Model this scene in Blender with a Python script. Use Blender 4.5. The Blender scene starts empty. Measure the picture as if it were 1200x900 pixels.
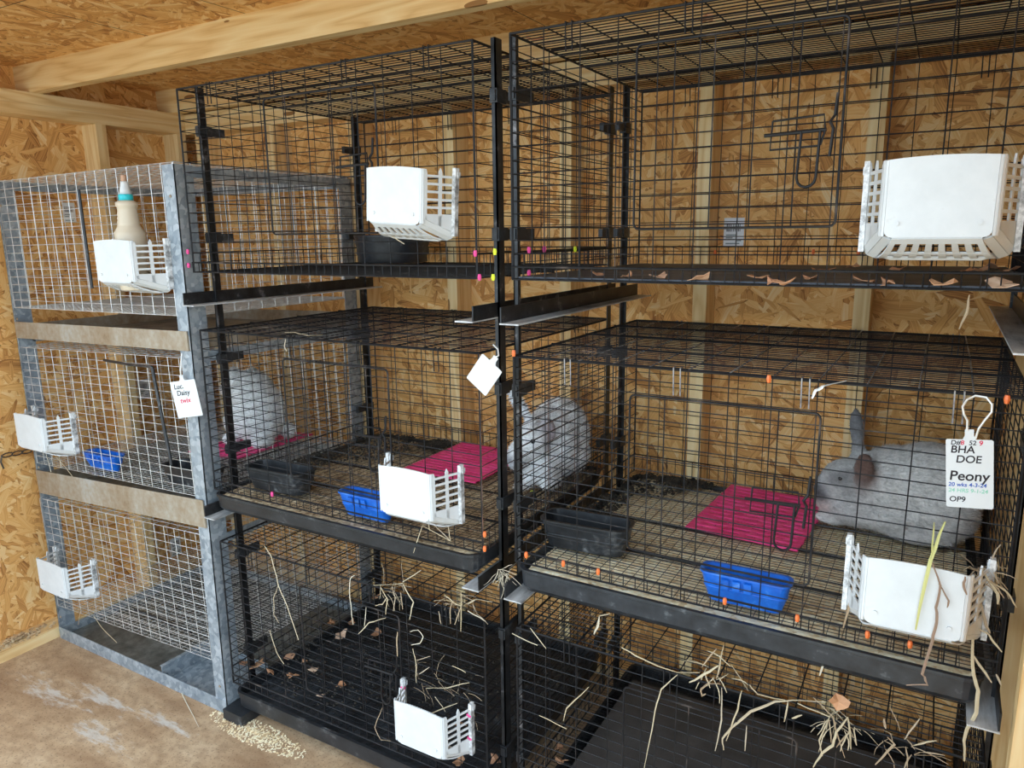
import bpy, bmesh, math, random
from mathutils import Vector, Matrix, Euler
rnd = random.Random(7)
S = bpy.context.scene
COL = S.collection

# ------------------------------------------------------------------ camera, world, light, exposure
YAW, PIT, ROL, FPX = math.radians(-30.25), math.radians(11.48), math.radians(-.69), 865.4
fwd = Vector((math.sin(YAW)*math.cos(PIT), math.cos(YAW)*math.cos(PIT), -math.sin(PIT)))
rgt0 = Vector((math.cos(YAW), -math.sin(YAW), 0))
up0 = rgt0.cross(fwd)
RGT = math.cos(ROL)*rgt0+math.sin(ROL)*up0
UPV = -math.sin(ROL)*rgt0+math.cos(ROL)*up0
CAM = Vector((0, 0, 1.44))
cam = bpy.data.cameras.new('camera')
cam.sensor_width = 36
cam.lens = FPX/1200*36
cam.clip_start = .02
camo = bpy.data.objects.new('camera', cam)
COL.objects.link(camo)
camo.matrix_world = Matrix(((RGT.x, UPV.x, -fwd.x, CAM.x), (RGT.y, UPV.y, -fwd.y, CAM.y), (RGT.z, UPV.z, -fwd.z, CAM.z), (0, 0, 0, 1)))
S.camera = camo

world = bpy.data.worlds.new('world')
S.world = world
world.use_nodes = True
wn = world.node_tree.nodes
bg = wn['Background']
bg.inputs[0].default_value = (.70, .86, 1.0, 1)
bg.inputs[1].default_value = 2.3

sun = bpy.data.lights.new('sun_offscreen', 'SUN')
sun.energy = 5.5
sun.angle = math.radians(1)
sun.color = (1, .96, .90)
suno = bpy.data.objects.new('sun_offscreen', sun)
COL.objects.link(suno)
suno.rotation_euler = (math.radians(-28), math.radians(36), 0)

S.view_settings.view_transform = 'Standard'
S.view_settings.look = 'None'
S.view_settings.gamma = 1
S.view_settings.use_curve_mapping = False
S.view_settings.exposure = .55


def px(u, v, axis, val):
    """photo pixel -> point on the plane axis = val (what the thing stands on or hangs in)"""
    d = RGT*((u-600)/FPX)-UPV*((v-450)/FPX)+fwd
    return CAM+d*((val-CAM[axis])/d[axis])


# ------------------------------------------------------------------ node helpers and materials
MATS = {}


class NB:
    def __init__(s, name):
        s.m = bpy.data.materials.new(name)
        s.m.use_nodes = True
        s.t = s.m.node_tree
        s.b = s.t.nodes['Principled BSDF']
        MATS[name] = s.m

    def n(s, typ, ins=None, **kw):
        x = s.t.nodes.new(typ)
        for k, v in kw.items():
            setattr(x, k, v)
        for k, v in (ins or {}).items():
            if hasattr(v, 'is_linked'):
                s.t.links.new(v, x.inputs[k])
            else:
                x.inputs[k].default_value = v
        return x

    def math(s, op, a, b=0.0, c=0.0):
        return s.n('ShaderNodeMath', {0: a, 1: b, 2: c}, operation=op).outputs[0]

    def mixc(s, f, a, b, bt='MIX'):
        x = s.n('ShaderNodeMix', None, data_type='RGBA', blend_type=bt)
        for k, v in ((0, f), (6, a), (7, b)):
            if hasattr(v, 'is_linked'):
                s.t.links.new(v, x.inputs[k])
            else:
                x.inputs[k].default_value = v if k == 0 else (*v, 1) if len(v) == 3 else v
        return x.outputs[2]

    def ramp(s, f, stops):
        x = s.n('ShaderNodeValToRGB', {0: f})
        e = x.color_ramp.elements
        while len(e) < len(stops):
            e.new(.5)
        for i, (p, c) in enumerate(stops):
            e[i].position = p
            e[i].color = (*c, 1) if len(c) == 3 else c
        return x.outputs[0]

    def coord(s, out='Object'):
        return s.n('ShaderNodeTexCoord').outputs[out]

    def mapping(s, vec, scale=(1, 1, 1), rot=(0, 0, 0), loc=(0, 0, 0)):
        return s.n('ShaderNodeMapping', {0: vec, 1: loc, 2: rot, 3: scale}).outputs[0]

    def noise(s, vec, scale, detail=3, rough=.5, out=0):
        return s.n('ShaderNodeTexNoise', {'Vector': vec, 'Scale': scale, 'Detail': detail, 'Roughness': rough}).outputs[out]

    def swz(s, vec, order):
        sp = s.n('ShaderNodeSeparateXYZ', {0: vec})
        d = {'x': sp.outputs[0], 'y': sp.outputs[1], 'z': sp.outputs[2], '0': 0.0}
        return s.n('ShaderNodeCombineXYZ', {0: d[order[0]], 1: d[order[1]], 2: d[order[2]]}).outputs[0]

    def bump(s, h, strength=.3, dist=.002):
        x = s.n('ShaderNodeBump', {'Height': h, 'Strength': strength, 'Distance': dist})
        s.t.links.new(x.outputs[0], s.b.inputs['Normal'])

    def set(s, color=None, rough=None, metal=None, spec=None, **kw):
        for k, v in (('Base Color', color), ('Roughness', rough), ('Metallic', metal), ('Specular IOR Level', spec)):
            if v is None:
                continue
            if hasattr(v, 'is_linked'):
                s.t.links.new(v, s.b.inputs[k])
            else:
                s.b.inputs[k].default_value = (*v, 1) if k == 'Base Color' and len(v) == 3 else v
        for k, v in kw.items():
            s.b.inputs[k.replace('_', ' ')].default_value = v
        return s.m


def osb(name, order, stops, dark=None, lines=None):
    m = NB(name)
    base = m.swz(m.coord(), order)
    wob = m.noise(base, 9, 2, .5, 1)
    vec = m.n('ShaderNodeVectorMath', {0: base, 1: m.n('ShaderNodeVectorMath', {0: wob, 3: .022}, operation='SCALE').outputs[0]}, operation='ADD').outputs[0]
    pri = val = None
    for i, (ang, sx, sy) in enumerate(((8, 9, 40), (63, 12, 46), (118, 10, 38), (160, 14, 60), (35, 22, 90), (92, 16, 70))):
        v = m.mapping(vec, (sx, sy, 1), (0, 0, 0), (i*3.7, i*1.9, 0))
        # rotate first, then stretch
        v = m.mapping(m.mapping(vec, (1, 1, 1), (0, 0, math.radians(ang))), (sx, sy, 1), (0, 0, 0), (i*3.7, i*1.9, 0))
        vo = m.n('ShaderNodeTexVoronoi', {'Vector': v, 'Scale': 1.0, 'Randomness': 1.0}, voronoi_dimensions='2D')
        sp = m.n('ShaderNodeSeparateColor', {0: vo.outputs['Color']})
        fib = m.noise(m.mapping(v, (.6, 7, 1)), 1.0, 2)
        lv = m.math('ADD', m.math('MULTIPLY_ADD', sp.outputs[1], .72, .16), m.math('MULTIPLY', m.math('SUBTRACT', fib, .5), .95))
        edge = m.math('MULTIPLY', m.math('GREATER_THAN', vo.outputs['Distance'], .66), -.16)
        lv = m.math('ADD', lv, edge)
        if pri is None:
            pri, val = sp.outputs[0], lv
        else:
            f = m.math('GREATER_THAN', sp.outputs[0], pri)
            val = m.n('ShaderNodeMix', {0: f, 2: val, 3: lv}).outputs[0]
            pri = m.math('MAXIMUM', pri, sp.outputs[0])
    big = m.noise(base, 2.2, 3)
    col = m.ramp(val, stops)
    col = m.mixc(m.math('MULTIPLY', big, .35), col, m.mixc(1.0, col, (.80, .66, .50), 'MULTIPLY'))
    if lines:
        for ax, pos, w in lines:
            sp = m.n('ShaderNodeSeparateXYZ', {0: m.coord()})
            d = m.math('ABSOLUTE', m.math('SUBTRACT', sp.outputs[ax], pos))
            col = m.mixc(m.math('MULTIPLY', m.math('LESS_THAN', d, w), .75), col, (.03, .02, .015))
    m.bump(val, .25, .0015)
    m.set(col, .72, 0, .25)


OS = [(.0, (.30, .125, .04)), (.22, (.60, .29, .09)), (.5, (.80, .44, .15)), (.78, (.88, .57, .245)), (1., (.93, .72, .42))]
osb('osb_back', 'xz0', OS)
osb('osb_left', 'yz0', OS)
osb('osb_roof', 'xy0', OS, lines=((0, -2.06, .0025), (0, -1.04, .0022), (0, -.64, .0022), (1, 1.10, .002), (0, -1.65, .0022)))


def wood(name, order, c0, c1, c2, sc=1.0):
    m = NB(name)
    v = m.swz(m.coord(), order)       # x = along the grain
    inf = m.n('ShaderNodeObjectInfo').outputs['Random']
    off = m.n('ShaderNodeCombineXYZ', {0: m.math('MULTIPLY', inf, 37.), 1: m.math('MULTIPLY', inf, 11.), 2: 0.0}).outputs[0]
    v = m.n('ShaderNodeVectorMath', {0: v, 1: off}, operation='ADD').outputs[0]
    big = m.noise(m.mapping(v, (1.3, 14, 14)), 1.0*sc, 2, .5)
    ring = m.math('FRACT', m.math('MULTIPLY', big, 7.0))
    ring = m.math('ABSOLUTE', m.math('SUBTRACT', ring, .5))
    fine = m.noise(m.mapping(v, (7, 260, 260)), 1.0, 3, .6)
    f = m.math('ADD', m.math('MULTIPLY', ring, 1.1), m.math('MULTIPLY', fine, .5))
    col = m.ramp(f, ((.12, c0), (.45, c1), (.85, c2)))
    knot = m.n('ShaderNodeTexVoronoi', {'Vector': m.mapping(v, (2.2, 9, 9)), 'Scale': 1.0}).outputs['Distance']
    col = m.mixc(m.math('LESS_THAN', knot, .07), col, (.30, .15, .05))
    m.bump(fine, .15, .0008)
    m.set(col, .6, 0, .3)


P0, P1, P2 = (.66, .40, .16), (.80, .56, .27), (.87, .67, .37)
wood('pine_x', 'xyz', P0, P1, P2)
wood('pine_y', 'yxz', P0, P1, P2)
wood('pine_z', 'zxy', P0, P1, P2)

m = NB('plywood_floor')
c = m.coord()
n1 = m.noise(m.mapping(c, (3, 9, 1)), 1.0, 5, .6)
n2 = m.noise(c, 26, 5, .65)
n3 = m.noise(c, 160, 2, .5)
col = m.ramp(n1, ((.30, (.34, .20, .11)), (.5, (.50, .335, .20)), (.70, (.62, .45, .29))))
col = m.mixc(m.n('ShaderNodeMapRange', {0: n2, 1: .42, 2: .68, 3: 0.0, 4: .65}).outputs[0], col, (.30, .185, .105))
col = m.mixc(m.math('MULTIPLY', m.math('GREATER_THAN', n3, .62), .55), col, (.16, .10, .06))
sp = m.n('ShaderNodeSeparateXYZ', {0: c})
smears = None
for (sx, sy, rx, ry) in ((-2.40, 1.10, .26, .06), (-2.18, 1.16, .28, .045), (-2.05, 1.05, .22, .06), (-1.93, 1.19, .2, .04)):
    dx = m.math('DIVIDE', m.math('SUBTRACT', sp.outputs[0], sx), rx)
    dy = m.math('DIVIDE', m.math('SUBTRACT', sp.outputs[1], sy), ry)
    r = m.math('SQRT', m.math('ADD', m.math('MULTIPLY', dx, dx), m.math('MULTIPLY', dy, dy)))
    k = m.math('SUBTRACT', 1.0, r)
    smears = k if smears is None else m.math('MAXIMUM', smears, k)
sm = m.math('ADD', smears, m.math('MULTIPLY', m.math('SUBTRACT', m.noise(m.mapping(c, (9, 34, 1), (0, 0, .5)), 1.0, 8, .75), .57), 4.2))
sm = m.n('ShaderNodeMapRange', {0: sm, 1: .15, 2: .75, 3: 0.0, 4: .7}).outputs[0]
col = m.mixc(sm, col, (.68, .65, .61))
m.bump(n2, .2, .001)
m.set(col, .75, 0, .25)

m = NB('black_wire')
c = m.coord()
n = m.noise(c, 14, 4, .6)
col = m.ramp(n, ((.40, (.007, .007, .009)), (.62, (.016, .016, .018)), (.72, (.09, .07, .06)), (.8, (.18, .16, .15))))
m.set(col, .5, 0, .3)
m = NB('black_wire_rusty')
n = m.noise(m.coord(), 11, 4, .6)
col = m.ramp(n, ((.42, (.03, .022, .02)), (.60, (.22, .12, .085)), (.75, (.36, .24, .19))))
m.set(col, .6, 0, .4)
m = NB('worn_wire')
n = m.noise(m.coord(), 30, 4, .6)
m.set(m.ramp(n, ((.35, (.05, .05, .06)), (.55, (.34, .33, .34)), (.7, (.55, .54, .54)))), .4, .4, .5)
m = NB('galvanized_wire')
n = m.noise(m.coord(), 30, 3, .6)
m.set(m.ramp(n, ((.3, (.50, .50, .49)), (.6, (.80, .80, .79)))), .32, .5, .5)
m = NB('galvanized_sheet')
c = m.coord()
vo = m.n('ShaderNodeTexVoronoi', {'Vector': c, 'Scale': 75.0})
sp = m.n('ShaderNodeSeparateColor', {0: vo.outputs['Color']})
n = m.noise(c, 9, 4, .6)
f = m.math('ADD', m.math('MULTIPLY', sp.outputs[0], .45), m.math('MULTIPLY', n, .6))
m.set(m.ramp(f, ((.2, (.20, .245, .29)), (.55, (.34, .39, .44)), (.85, (.54, .59, .63)))), m.math('ADD', .3, m.math('MULTIPLY', sp.outputs[1], .2)), .35, .5)
m = NB('galvanized_dirty')
c = m.coord()
n = m.noise(m.mapping(c, (5, 5, 2)), 1.0, 5, .65)
n2 = m.noise(c, 60, 4, .6)
f = m.math('ADD', m.math('MULTIPLY', n, .75), m.math('MULTIPLY', n2, .3))
m.set(m.ramp(f, ((.30, (.17, .11, .06)), (.45, (.31, .23, .15)), (.58, (.40, .35, .28)), (.72, (.48, .50, .50)))), .55, .25, .4)
m = NB('pan_dirt')
c = m.coord()
n = m.noise(c, 16, 6, .7)
m.set(m.ramp(n, ((.3, (.06, .06, .055)), (.5, (.16, .16, .145)), (.7, (.30, .30, .28)))), .45, .2, .5)
m = NB('black_plastic')
c = m.coord()
n = m.noise(c, 12, 5, .65)
n2 = m.noise(c, 90, 3, .6)
f = m.math('ADD', m.math('MULTIPLY', n, .8), m.math('MULTIPLY', n2, .25))
m.set(m.ramp(f, ((.35, (.012, .013, .015)), (.58, (.028, .030, .034)), (.68, (.11, .11, .11)), (.76, (.36, .37, .38)))), .34, 0, .38)
m = NB('clean_black_plastic')
n = m.noise(m.coord(), 40, 4, .6)
m.set(m.ramp(n, ((.3, (.013, .016, .021)), (.62, (.03, .035, .043)), (.72, (.10, .11, .12)))), .36, 0, .5)
m = NB('black_steel')
c = m.coord()
n = m.noise(c, 22, 5, .65)
m.set(m.ramp(n, ((.4, (.010, .011, .013)), (.6, (.03, .031, .034)), (.68, (.16, .15, .15)), (.8, (.42, .42, .43)))), .38, .2, .5)
m = NB('rail_worn')
c = m.coord()
n = m.noise(m.mapping(c, (40, 8, 40)), 1.0, 5, .65)
m.set(m.ramp(n, ((.3, (.22, .22, .225)), (.45, (.46, .46, .46)), (.65, (.68, .69, .70)))), .5, .15, .5)
m = NB('liner')
n = m.noise(m.mapping(m.coord(), (6, 30, 1)), 1.0, 4, .6)
m.set(m.ramp(n, ((.35, (.03, .035, .045)), (.6, (.075, .085, .105)), (.75, (.16, .17, .19)))), .55, 0, .35)
m = NB('slate_mat')
n = m.noise(m.coord(), 14, 4, .6)
m.set(m.ramp(n, ((.3, (.055, .048, .044)), (.7, (.10, .088, .082)))), .6, 0, .4)
m = NB('white_plastic')
n = m.noise(m.coord(), 25, 5, .6)
m.set(m.ramp(n, ((.3, (.64, .66, .67)), (.66, (.70, .72, .73)), (.82, (.54, .53, .50)))), .38, 0, .45, Subsurface_Weight=0.0)
m = NB('dirty_white_plastic')
n = m.noise(m.coord(), 60, 5, .65)
m.set(m.ramp(n, ((.35, (.20, .20, .20)), (.5, (.55, .56, .57)), (.62, (.84, .85, .86)))), .35, 0, .5)
m = NB('blue_plastic')
c = m.coord()
n = m.noise(c, 40, 4, .6)
m.set(m.ramp(n, ((.35, (.006, .10, .50)), (.6, (.012, .15, .64)), (.78, (.15, .36, .74)))), .32, 0, .5)
m = NB('pink_plastic')
n = m.noise(m.coord(), 14, 4, .6)
m.set(m.ramp(n, ((.3, (.84, .04, .19)), (.7, (.97, .085, .30)))), .45, 0, .4)
m = NB('card')
m.set((.70, .72, .73), .5, 0, .4)
m = NB('hanger_wire')
m.set((.80, .79, .76), .35, .3, .5)
for nm, cc in (('ink_black', (.03, .025, .03)), ('ink_red', (.65, .03, .08)), ('ink_blue', (.03, .10, .45)), ('ink_green', (.30, .62, .48)), ('ink_grey', (.25, .30, .30))):
    NB(nm).set(cc, .6, 0, .2)
for nm, cc in (('clip_orange', (.90, .20, .05)), ('clip_yellow', (.75, .85, .03)), ('clip_pink', (.80, .06, .28)), ('clip_teal', (.05, .55, .60))):
    NB(nm).set(cc, .4, 0, .5)
m = NB('sticker_white')
m.set((.82, .84, .86), .5, 0, .3)
m = NB('bottle_plastic')
m.set((.70, .60, .46), .35, 0, .4, Transmission_Weight=.1, Subsurface_Weight=0.0)
NB('teal_cap').set((.02, .52, .60), .35, 0, .5)
NB('tan_tip').set((.55, .33, .22), .6, 0, .3)
m = NB('shavings')
c = m.coord()
vo = m.n('ShaderNodeTexVoronoi', {'Vector': c, 'Scale': 130.0})
sp = m.n('ShaderNodeSeparateColor', {0: vo.outputs['Color']})
n = m.noise(c, 7, 4, .6)
f = m.math('ADD', m.math('MULTIPLY', sp.outputs[0], .5), m.math('MULTIPLY', n, .55))
m.set(m.ramp(f, ((.22, (.62, .43, .23)), (.40, (.93, .75, .47)), (.75, (.98, .90, .68)))), .8, 0, .2)
m = NB('shavings_soiled')
c = m.coord()
vo = m.n('ShaderNodeTexVoronoi', {'Vector': c, 'Scale': 110.0})
sp = m.n('ShaderNodeSeparateColor', {0: vo.outputs['Color']})
n = m.noise(c, 6, 4, .6)
f = m.math('ADD', m.math('MULTIPLY', sp.outputs[0], .4), m.math('MULTIPLY', n, .6))
m.set(m.ramp(f, ((.25, (.22, .14, .08)), (.45, (.55, .40, .24)), (.75, (.82, .67, .45)))), .85, 0, .2)
m = NB('droppings')
n = m.noise(m.coord(), 30, 4, .6)
m.set(m.ramp(n, ((.4, (.015, .013, .011)), (.7, (.07, .055, .04)))), .7, 0, .3)
m = NB('wet_dirt')
n = m.noise(m.coord(), 9, 5, .65)
m.set(m.ramp(n, ((.35, (.014, .016, .019)), (.6, (.045, .05, .058)), (.75, (.11, .12, .13)))), .4, 0, .45)
m = NB('straw')
inf = m.n('ShaderNodeObjectInfo').outputs['Random']
m.set(m.ramp(inf, ((.0, (.46, .36, .22)), (.4, (.60, .51, .35)), (.7, (.34, .24, .15)), (1., (.66, .60, .47)))), .7, 0, .3)
NB('green_straw').set((.58, .56, .22), .6, 0, .3)
NB('brown_straw').set((.30, .20, .14), .7, 0, .3)
m = NB('dry_leaf')
inf = m.n('ShaderNodeObjectInfo').outputs['Random']
n = m.noise(m.coord(), 90, 3, .6)
m.set(m.mixc(n, m.ramp(inf, ((.0, (.58, .27, .13)), (.35, (.74, .44, .25)), (.7, (.42, .20, .11)), (1., (.82, .64, .48)))), (.48, .25, .14)), .6, 0, .3)
m = NB('fur')
at = m.n('ShaderNodeVertexColor')
at.layer_name = 'coat'
c = m.coord()
n = m.noise(m.mapping(c, (110, 110, 240)), 1.0, 3, .6)
n2 = m.noise(c, 42, 5, .7)
k = m.math('ADD', m.math('MULTIPLY', n, .45), m.math('MULTIPLY', n2, .55))
sh = m.ramp(k, ((.36, (.62, .62, .62)), (.60, (1.10, 1.10, 1.10))))
m.bump(n, .5, .004)
m.set(m.mixc(1.0, at.outputs[0], sh, 'MULTIPLY'), .9, 0, .15, Sheen_Weight=.25)
NB('eye').set((.012, .008, .008), .08, 0, .6)
m = NB('outside_ground')
n = m.noise(m.coord(), 3, 5, .6)
m.set(m.ramp(n, ((.3, (.30, .26, .19)), (.7, (.42, .38, .29)))), .9, 0, .1)
NB('chain_iron').set((.08, .07, .06), .5, .5, .5)


# ------------------------------------------------------------------ mesh helpers
class MB:
    def __init__(s):
        s.v, s.f = [], []

    def add(s, vs, fs):
        o = len(s.v)
        s.v += [tuple(p) for p in vs]
        s.f += [tuple(i+o for i in f) for f in fs]
        return s

    def box(s, x0, x1, y0, y1, z0, z1):
        return s.add([(x, y, z) for z in (z0, z1) for y in (y0, y1) for x in (x0, x1)],
                     [(0, 2, 3, 1), (4, 5, 7, 6), (0, 1, 5, 4), (2, 6, 7, 3), (0, 4, 6, 2), (1, 3, 7, 5)])

    def slab(s, pts, t):
        """flat polygon given thickness t along its normal (both ways)"""
        P = [Vector(p) for p in pts]
        nrm = Vector((0, 0, 0))
        for i in range(len(P)):
            nrm += P[i].cross(P[(i+1) % len(P)])
        nrm.normalize()
        a = [p-nrm*t/2 for p in P]
        b = [p+nrm*t/2 for p in P]
        n = len(P)
        return s.add(a+b, [tuple(range(n))[::-1], tuple(range(n, 2*n))]+[(i, (i+1) % n, n+(i+1) % n, n+i) for i in range(n)])

    def bar(s, p, q, w, t, side=None):
        """flat bar from p to q, width w along `side`, thickness t"""
        p, q = Vector(p), Vector(q)
        d = (q-p).normalized()
        sd = Vector(side) if side else d.orthogonal()
        sd = (sd-d*sd.dot(d)).normalized()
        return s.slab([p-sd*w/2, q-sd*w/2, q+sd*w/2, p+sd*w/2], t)

    def tube(s, pts, r, n=6, closed=False, cap=True):
        P = [Vector(p) for p in pts]
        m = len(P)
        R = r if isinstance(r, (list, tuple)) else [r]*m
        vs, ref = [], None
        for i in range(m):
            if closed:
                d = P[(i+1) % m]-P[i-1]
            else:
                d = P[min(i+1, m-1)]-P[max(i-1, 0)]
            d.normalize()
            if ref is None:
                ref = d.orthogonal().normalized()
            a = (ref-d*ref.dot(d)).normalized()
            ref = a
            b = d.cross(a)
            vs += [P[i]+(a*math.cos(2*math.pi*k/n)+b*math.sin(2*math.pi*k/n))*R[i] for k in range(n)]
        fs = []
        for i in range(m if closed else m-1):
            j = (i+1) % m
            fs += [(i*n+k, i*n+(k+1) % n, j*n+(k+1) % n, j*n+k) for k in range(n)]
        if cap and not closed:
            fs += [tuple(range(n))[::-1], tuple(range((m-1)*n, m*n))]
        return s.add(vs, fs)

    def ribbon(s, pts, w, side, t=.0012):
        """flat tapering blade along a polyline"""
        P = [Vector(p) for p in pts]
        m = len(P)
        vs, fs = [], []
        for i in range(m):
            d = (P[min(i+1, m-1)]-P[max(i-1, 0)]).normalized()
            sd = Vector(side)
            sd = (sd-d*sd.dot(d))
            sd = sd.normalized() if sd.length > 1e-4 else d.orthogonal().normalized()
            up = d.cross(sd)
            k = w*(1-.55*abs(2*i/max(m-1, 1)-1)**2)/2
            vs += [P[i]-sd*k, P[i]+up*t, P[i]+sd*k, P[i]-up*t*.4]
        for i in range(m-1):
            fs += [(i*4+k, i*4+(k+1) % 4, i*4+4+(k+1) % 4, i*4+4+k) for k in range(4)]
        fs += [(3, 2, 1, 0), tuple((m-1)*4+k for k in range(4))]
        return s.add(vs, fs)

    def lathe(s, prof, n=24, c=(0, 0, 0)):
        vs = [(c[0]+r*math.cos(2*math.pi*k/n), c[1]+r*math.sin(2*math.pi*k/n), c[2]+z) for r, z in prof for k in range(n)]
        fs = [(i*n+k, i*n+(k+1) % n, (i+1)*n+(k+1) % n, (i+1)*n+k) for i in range(len(prof)-1) for k in range(n)]
        fs += [tuple(range(n))[::-1], tuple(range((len(prof)-1)*n, len(prof)*n))]
        return s.add(vs, fs)

    def rings(s, rings, cap0=True, cap1=True):
        n = len(rings[0])
        fs = [(i*n+k, i*n+(k+1) % n, (i+1)*n+(k+1) % n, (i+1)*n+k) for i in range(len(rings)-1) for k in range(n)]
        if cap0:
            fs.append(tuple(range(n))[::-1])
        if cap1:
            fs.append(tuple(range((len(rings)-1)*n, len(rings)*n)))
        return s.add([p for r in rings for p in r], fs)

    def build(s, name, mat, parent=None, smooth=False, origin=None):
        me = bpy.data.meshes.new(name)
        o = bpy.data.objects.new(name, me)
        vs = s.v
        if origin is None and parent is None and vs:
            origin = (0, 0, 0)
        me.from_pydata(vs, [], s.f)
        me.materials.append(MATS[mat])
        if smooth:
            me.polygons.foreach_set('use_smooth', [True]*len(me.polygons))
        me.update()
        COL.objects.link(o)
        if parent is not None:
            o.parent = parent
        return o


def tag(o, label, cat, group=None, kind=None):
    o['label'] = label
    if cat:
        o['category'] = cat
    if group:
        o['group'] = group
    if kind:
        o['kind'] = kind
    return o


def thing(name, label, cat, loc=(0, 0, 0), group=None, rot=(0, 0, 0)):
    o = bpy.data.objects.new(name, None)
    o.empty_display_size = .05
    COL.objects.link(o)
    o.location = loc
    o.rotation_euler = rot
    return tag(o, label, cat, group)


def struct(o, label=None):
    o['kind'] = 'structure'
    if label:
        o['label'] = label
    return o


def rrect(x0, x1, y0, y1, r, z, n=4):
    out = []
    for cx, cy, a0 in ((x1-r, y1-r, 0), (x0+r, y1-r, 90), (x0+r, y0+r, 180), (x1-r, y0+r, 270)):
        for k in range(n+1):
            a = math.radians(a0+90*k/n)
            out.append((cx+r*math.cos(a), cy+r*math.sin(a), z))
    return out


# ------------------------------------------------------------------ the shed
XL, XR, YB = -2.80, .245, 2.14          # inner faces of the sheathing
SF, SL, SR = 2.052, -2.712, .157        # stud faces: back, left, right
YF = .52                               # open front of the shed
ZC = 2.015

fl = struct(MB().box(XL-.1, XR+.1, YF, YB+.1, -.03, 0).build('floor', 'plywood_floor'), 'worn tan plywood shed floor with whitish smears')
wb = struct(MB().box(XL, XR, YB, YB+.012, 0, ZC).build('wall_back', 'osb_back'), 'oriented strand board back wall behind the cages')
wl = struct(MB().box(XL-.012, XL, YF, YB+.012, 0, ZC).build('wall_left', 'osb_left'), 'oriented strand board end wall beside the galvanized rack')
wr = struct(MB().box(XR, XR+.012, YF+.3, YB+.012, 0, ZC).build('wall_right', 'osb_left'), 'oriented strand board end wall beside the black rack')
ce = struct(MB().box(XL-.15, XR+.15, 1.284, YB+.15, ZC, ZC+.012).build('ceiling', 'osb_roof'), 'oriented strand board roof sheathing over the rafters')
MB().box(XL-.15, XR+.15, YF-.1, 1.279, ZC, ZC+.012).build('panel', 'osb_roof', ce)
MB().box(XL-.15, XR+.15, 1.2, 1.4, ZC+.013, ZC+.03).build('backing', 'osb_roof', ce)
for y in (.85, 1.462, 1.995):
    MB().box(XL, XR, y, y+.038, 1.926, ZC).build('rafter', 'pine_x', ce)
for x in (-2.62, -2.215, -1.81, -1.405, -.985, -.568, -.155, .21):
    MB().box(x-.038, x, SF, YB, .038, 1.85).build('stud', 'pine_z', wb)
MB().box(XL, XR, SF, YB, 0, .038).build('bottom_plate', 'pine_x', wb)
MB().box(XL, XR, SF, YB, 1.85, 1.8875).build('top_plate', 'pine_x', wb)
MB().box(XL, XR, SF, YB, 1.888, 1.926).build('top_plate', 'pine_x', wb)
for y in (.53, .864, 1.676, 2.01):
    MB().box(XL, SL, y, y+.038, .038, 1.85).build('stud', 'pine_z', wl)
MB().box(XL, SL, YF, SF, 0, .038).build('bottom_plate', 'pine_y', wl)
MB().box(XL, SL, YF, SF, 1.85, 1.8875).build('top_plate', 'pine_y', wl)
MB().box(XL, SL, YF, SF, 1.888, 1.926).build('top_plate', 'pine_y', wl)
for y in (.85, 1.27, 1.66, 2.01):
    MB().box(SR, XR, y, y+.038, .038, 1.85).build('stud', 'pine_z', wr)
MB().box(SR, XR, YF+.3, SF, 0, .038).build('bottom_plate', 'pine_y', wr)
MB().box(SR, XR, YF+.3, SF, 1.85, 1.926).build('top_plate', 'pine_y', wr)
gr = struct(MB().box(-9, 8, -9, YF-.0, -.12, -.03).build('ground', 'outside_ground'), 'bare ground outside the open front of the shed')


# ------------------------------------------------------------------ wire cages
IN = .0254


def grid(mb, o, u, v, U, V, du, dv, r, n=5, jit=.0006):
    """welded wire: wires along u every dv and along v every du, over U x V"""
    o, u, v = Vector(o), Vector(u), Vector(v)
    w = u.cross(v)
    nv = int(round(V/dv))
    nu = int(round(U/du))
    J = lambda: rnd.uniform(-jit, jit)
    for i in range(nv+1):
        a = o+v*(V*i/nv)
        mb.tube([a+v*J(), a+u*U*.5+v*J()*2, a+u*U+v*J()], r, n, cap=False)
    for i in range(nu+1):
        a = o+u*(U*i/nu)+w*r*1.6
        mb.tube([a+u*J(), a+v*V*.5+u*J()*2, a+v*V+u*J()], r, n, cap=False)


def clip_ring(p, mat, parent, d=(0, 0, 1)):
    mb = MB()
    d = Vector(d)
    mb.tube([Vector(p)-d*.0065, Vector(p), Vector(p)+d*.0065], [.0032, .0045, .0032], 6)
    return mb.build('cage_clip', mat, parent)


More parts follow.
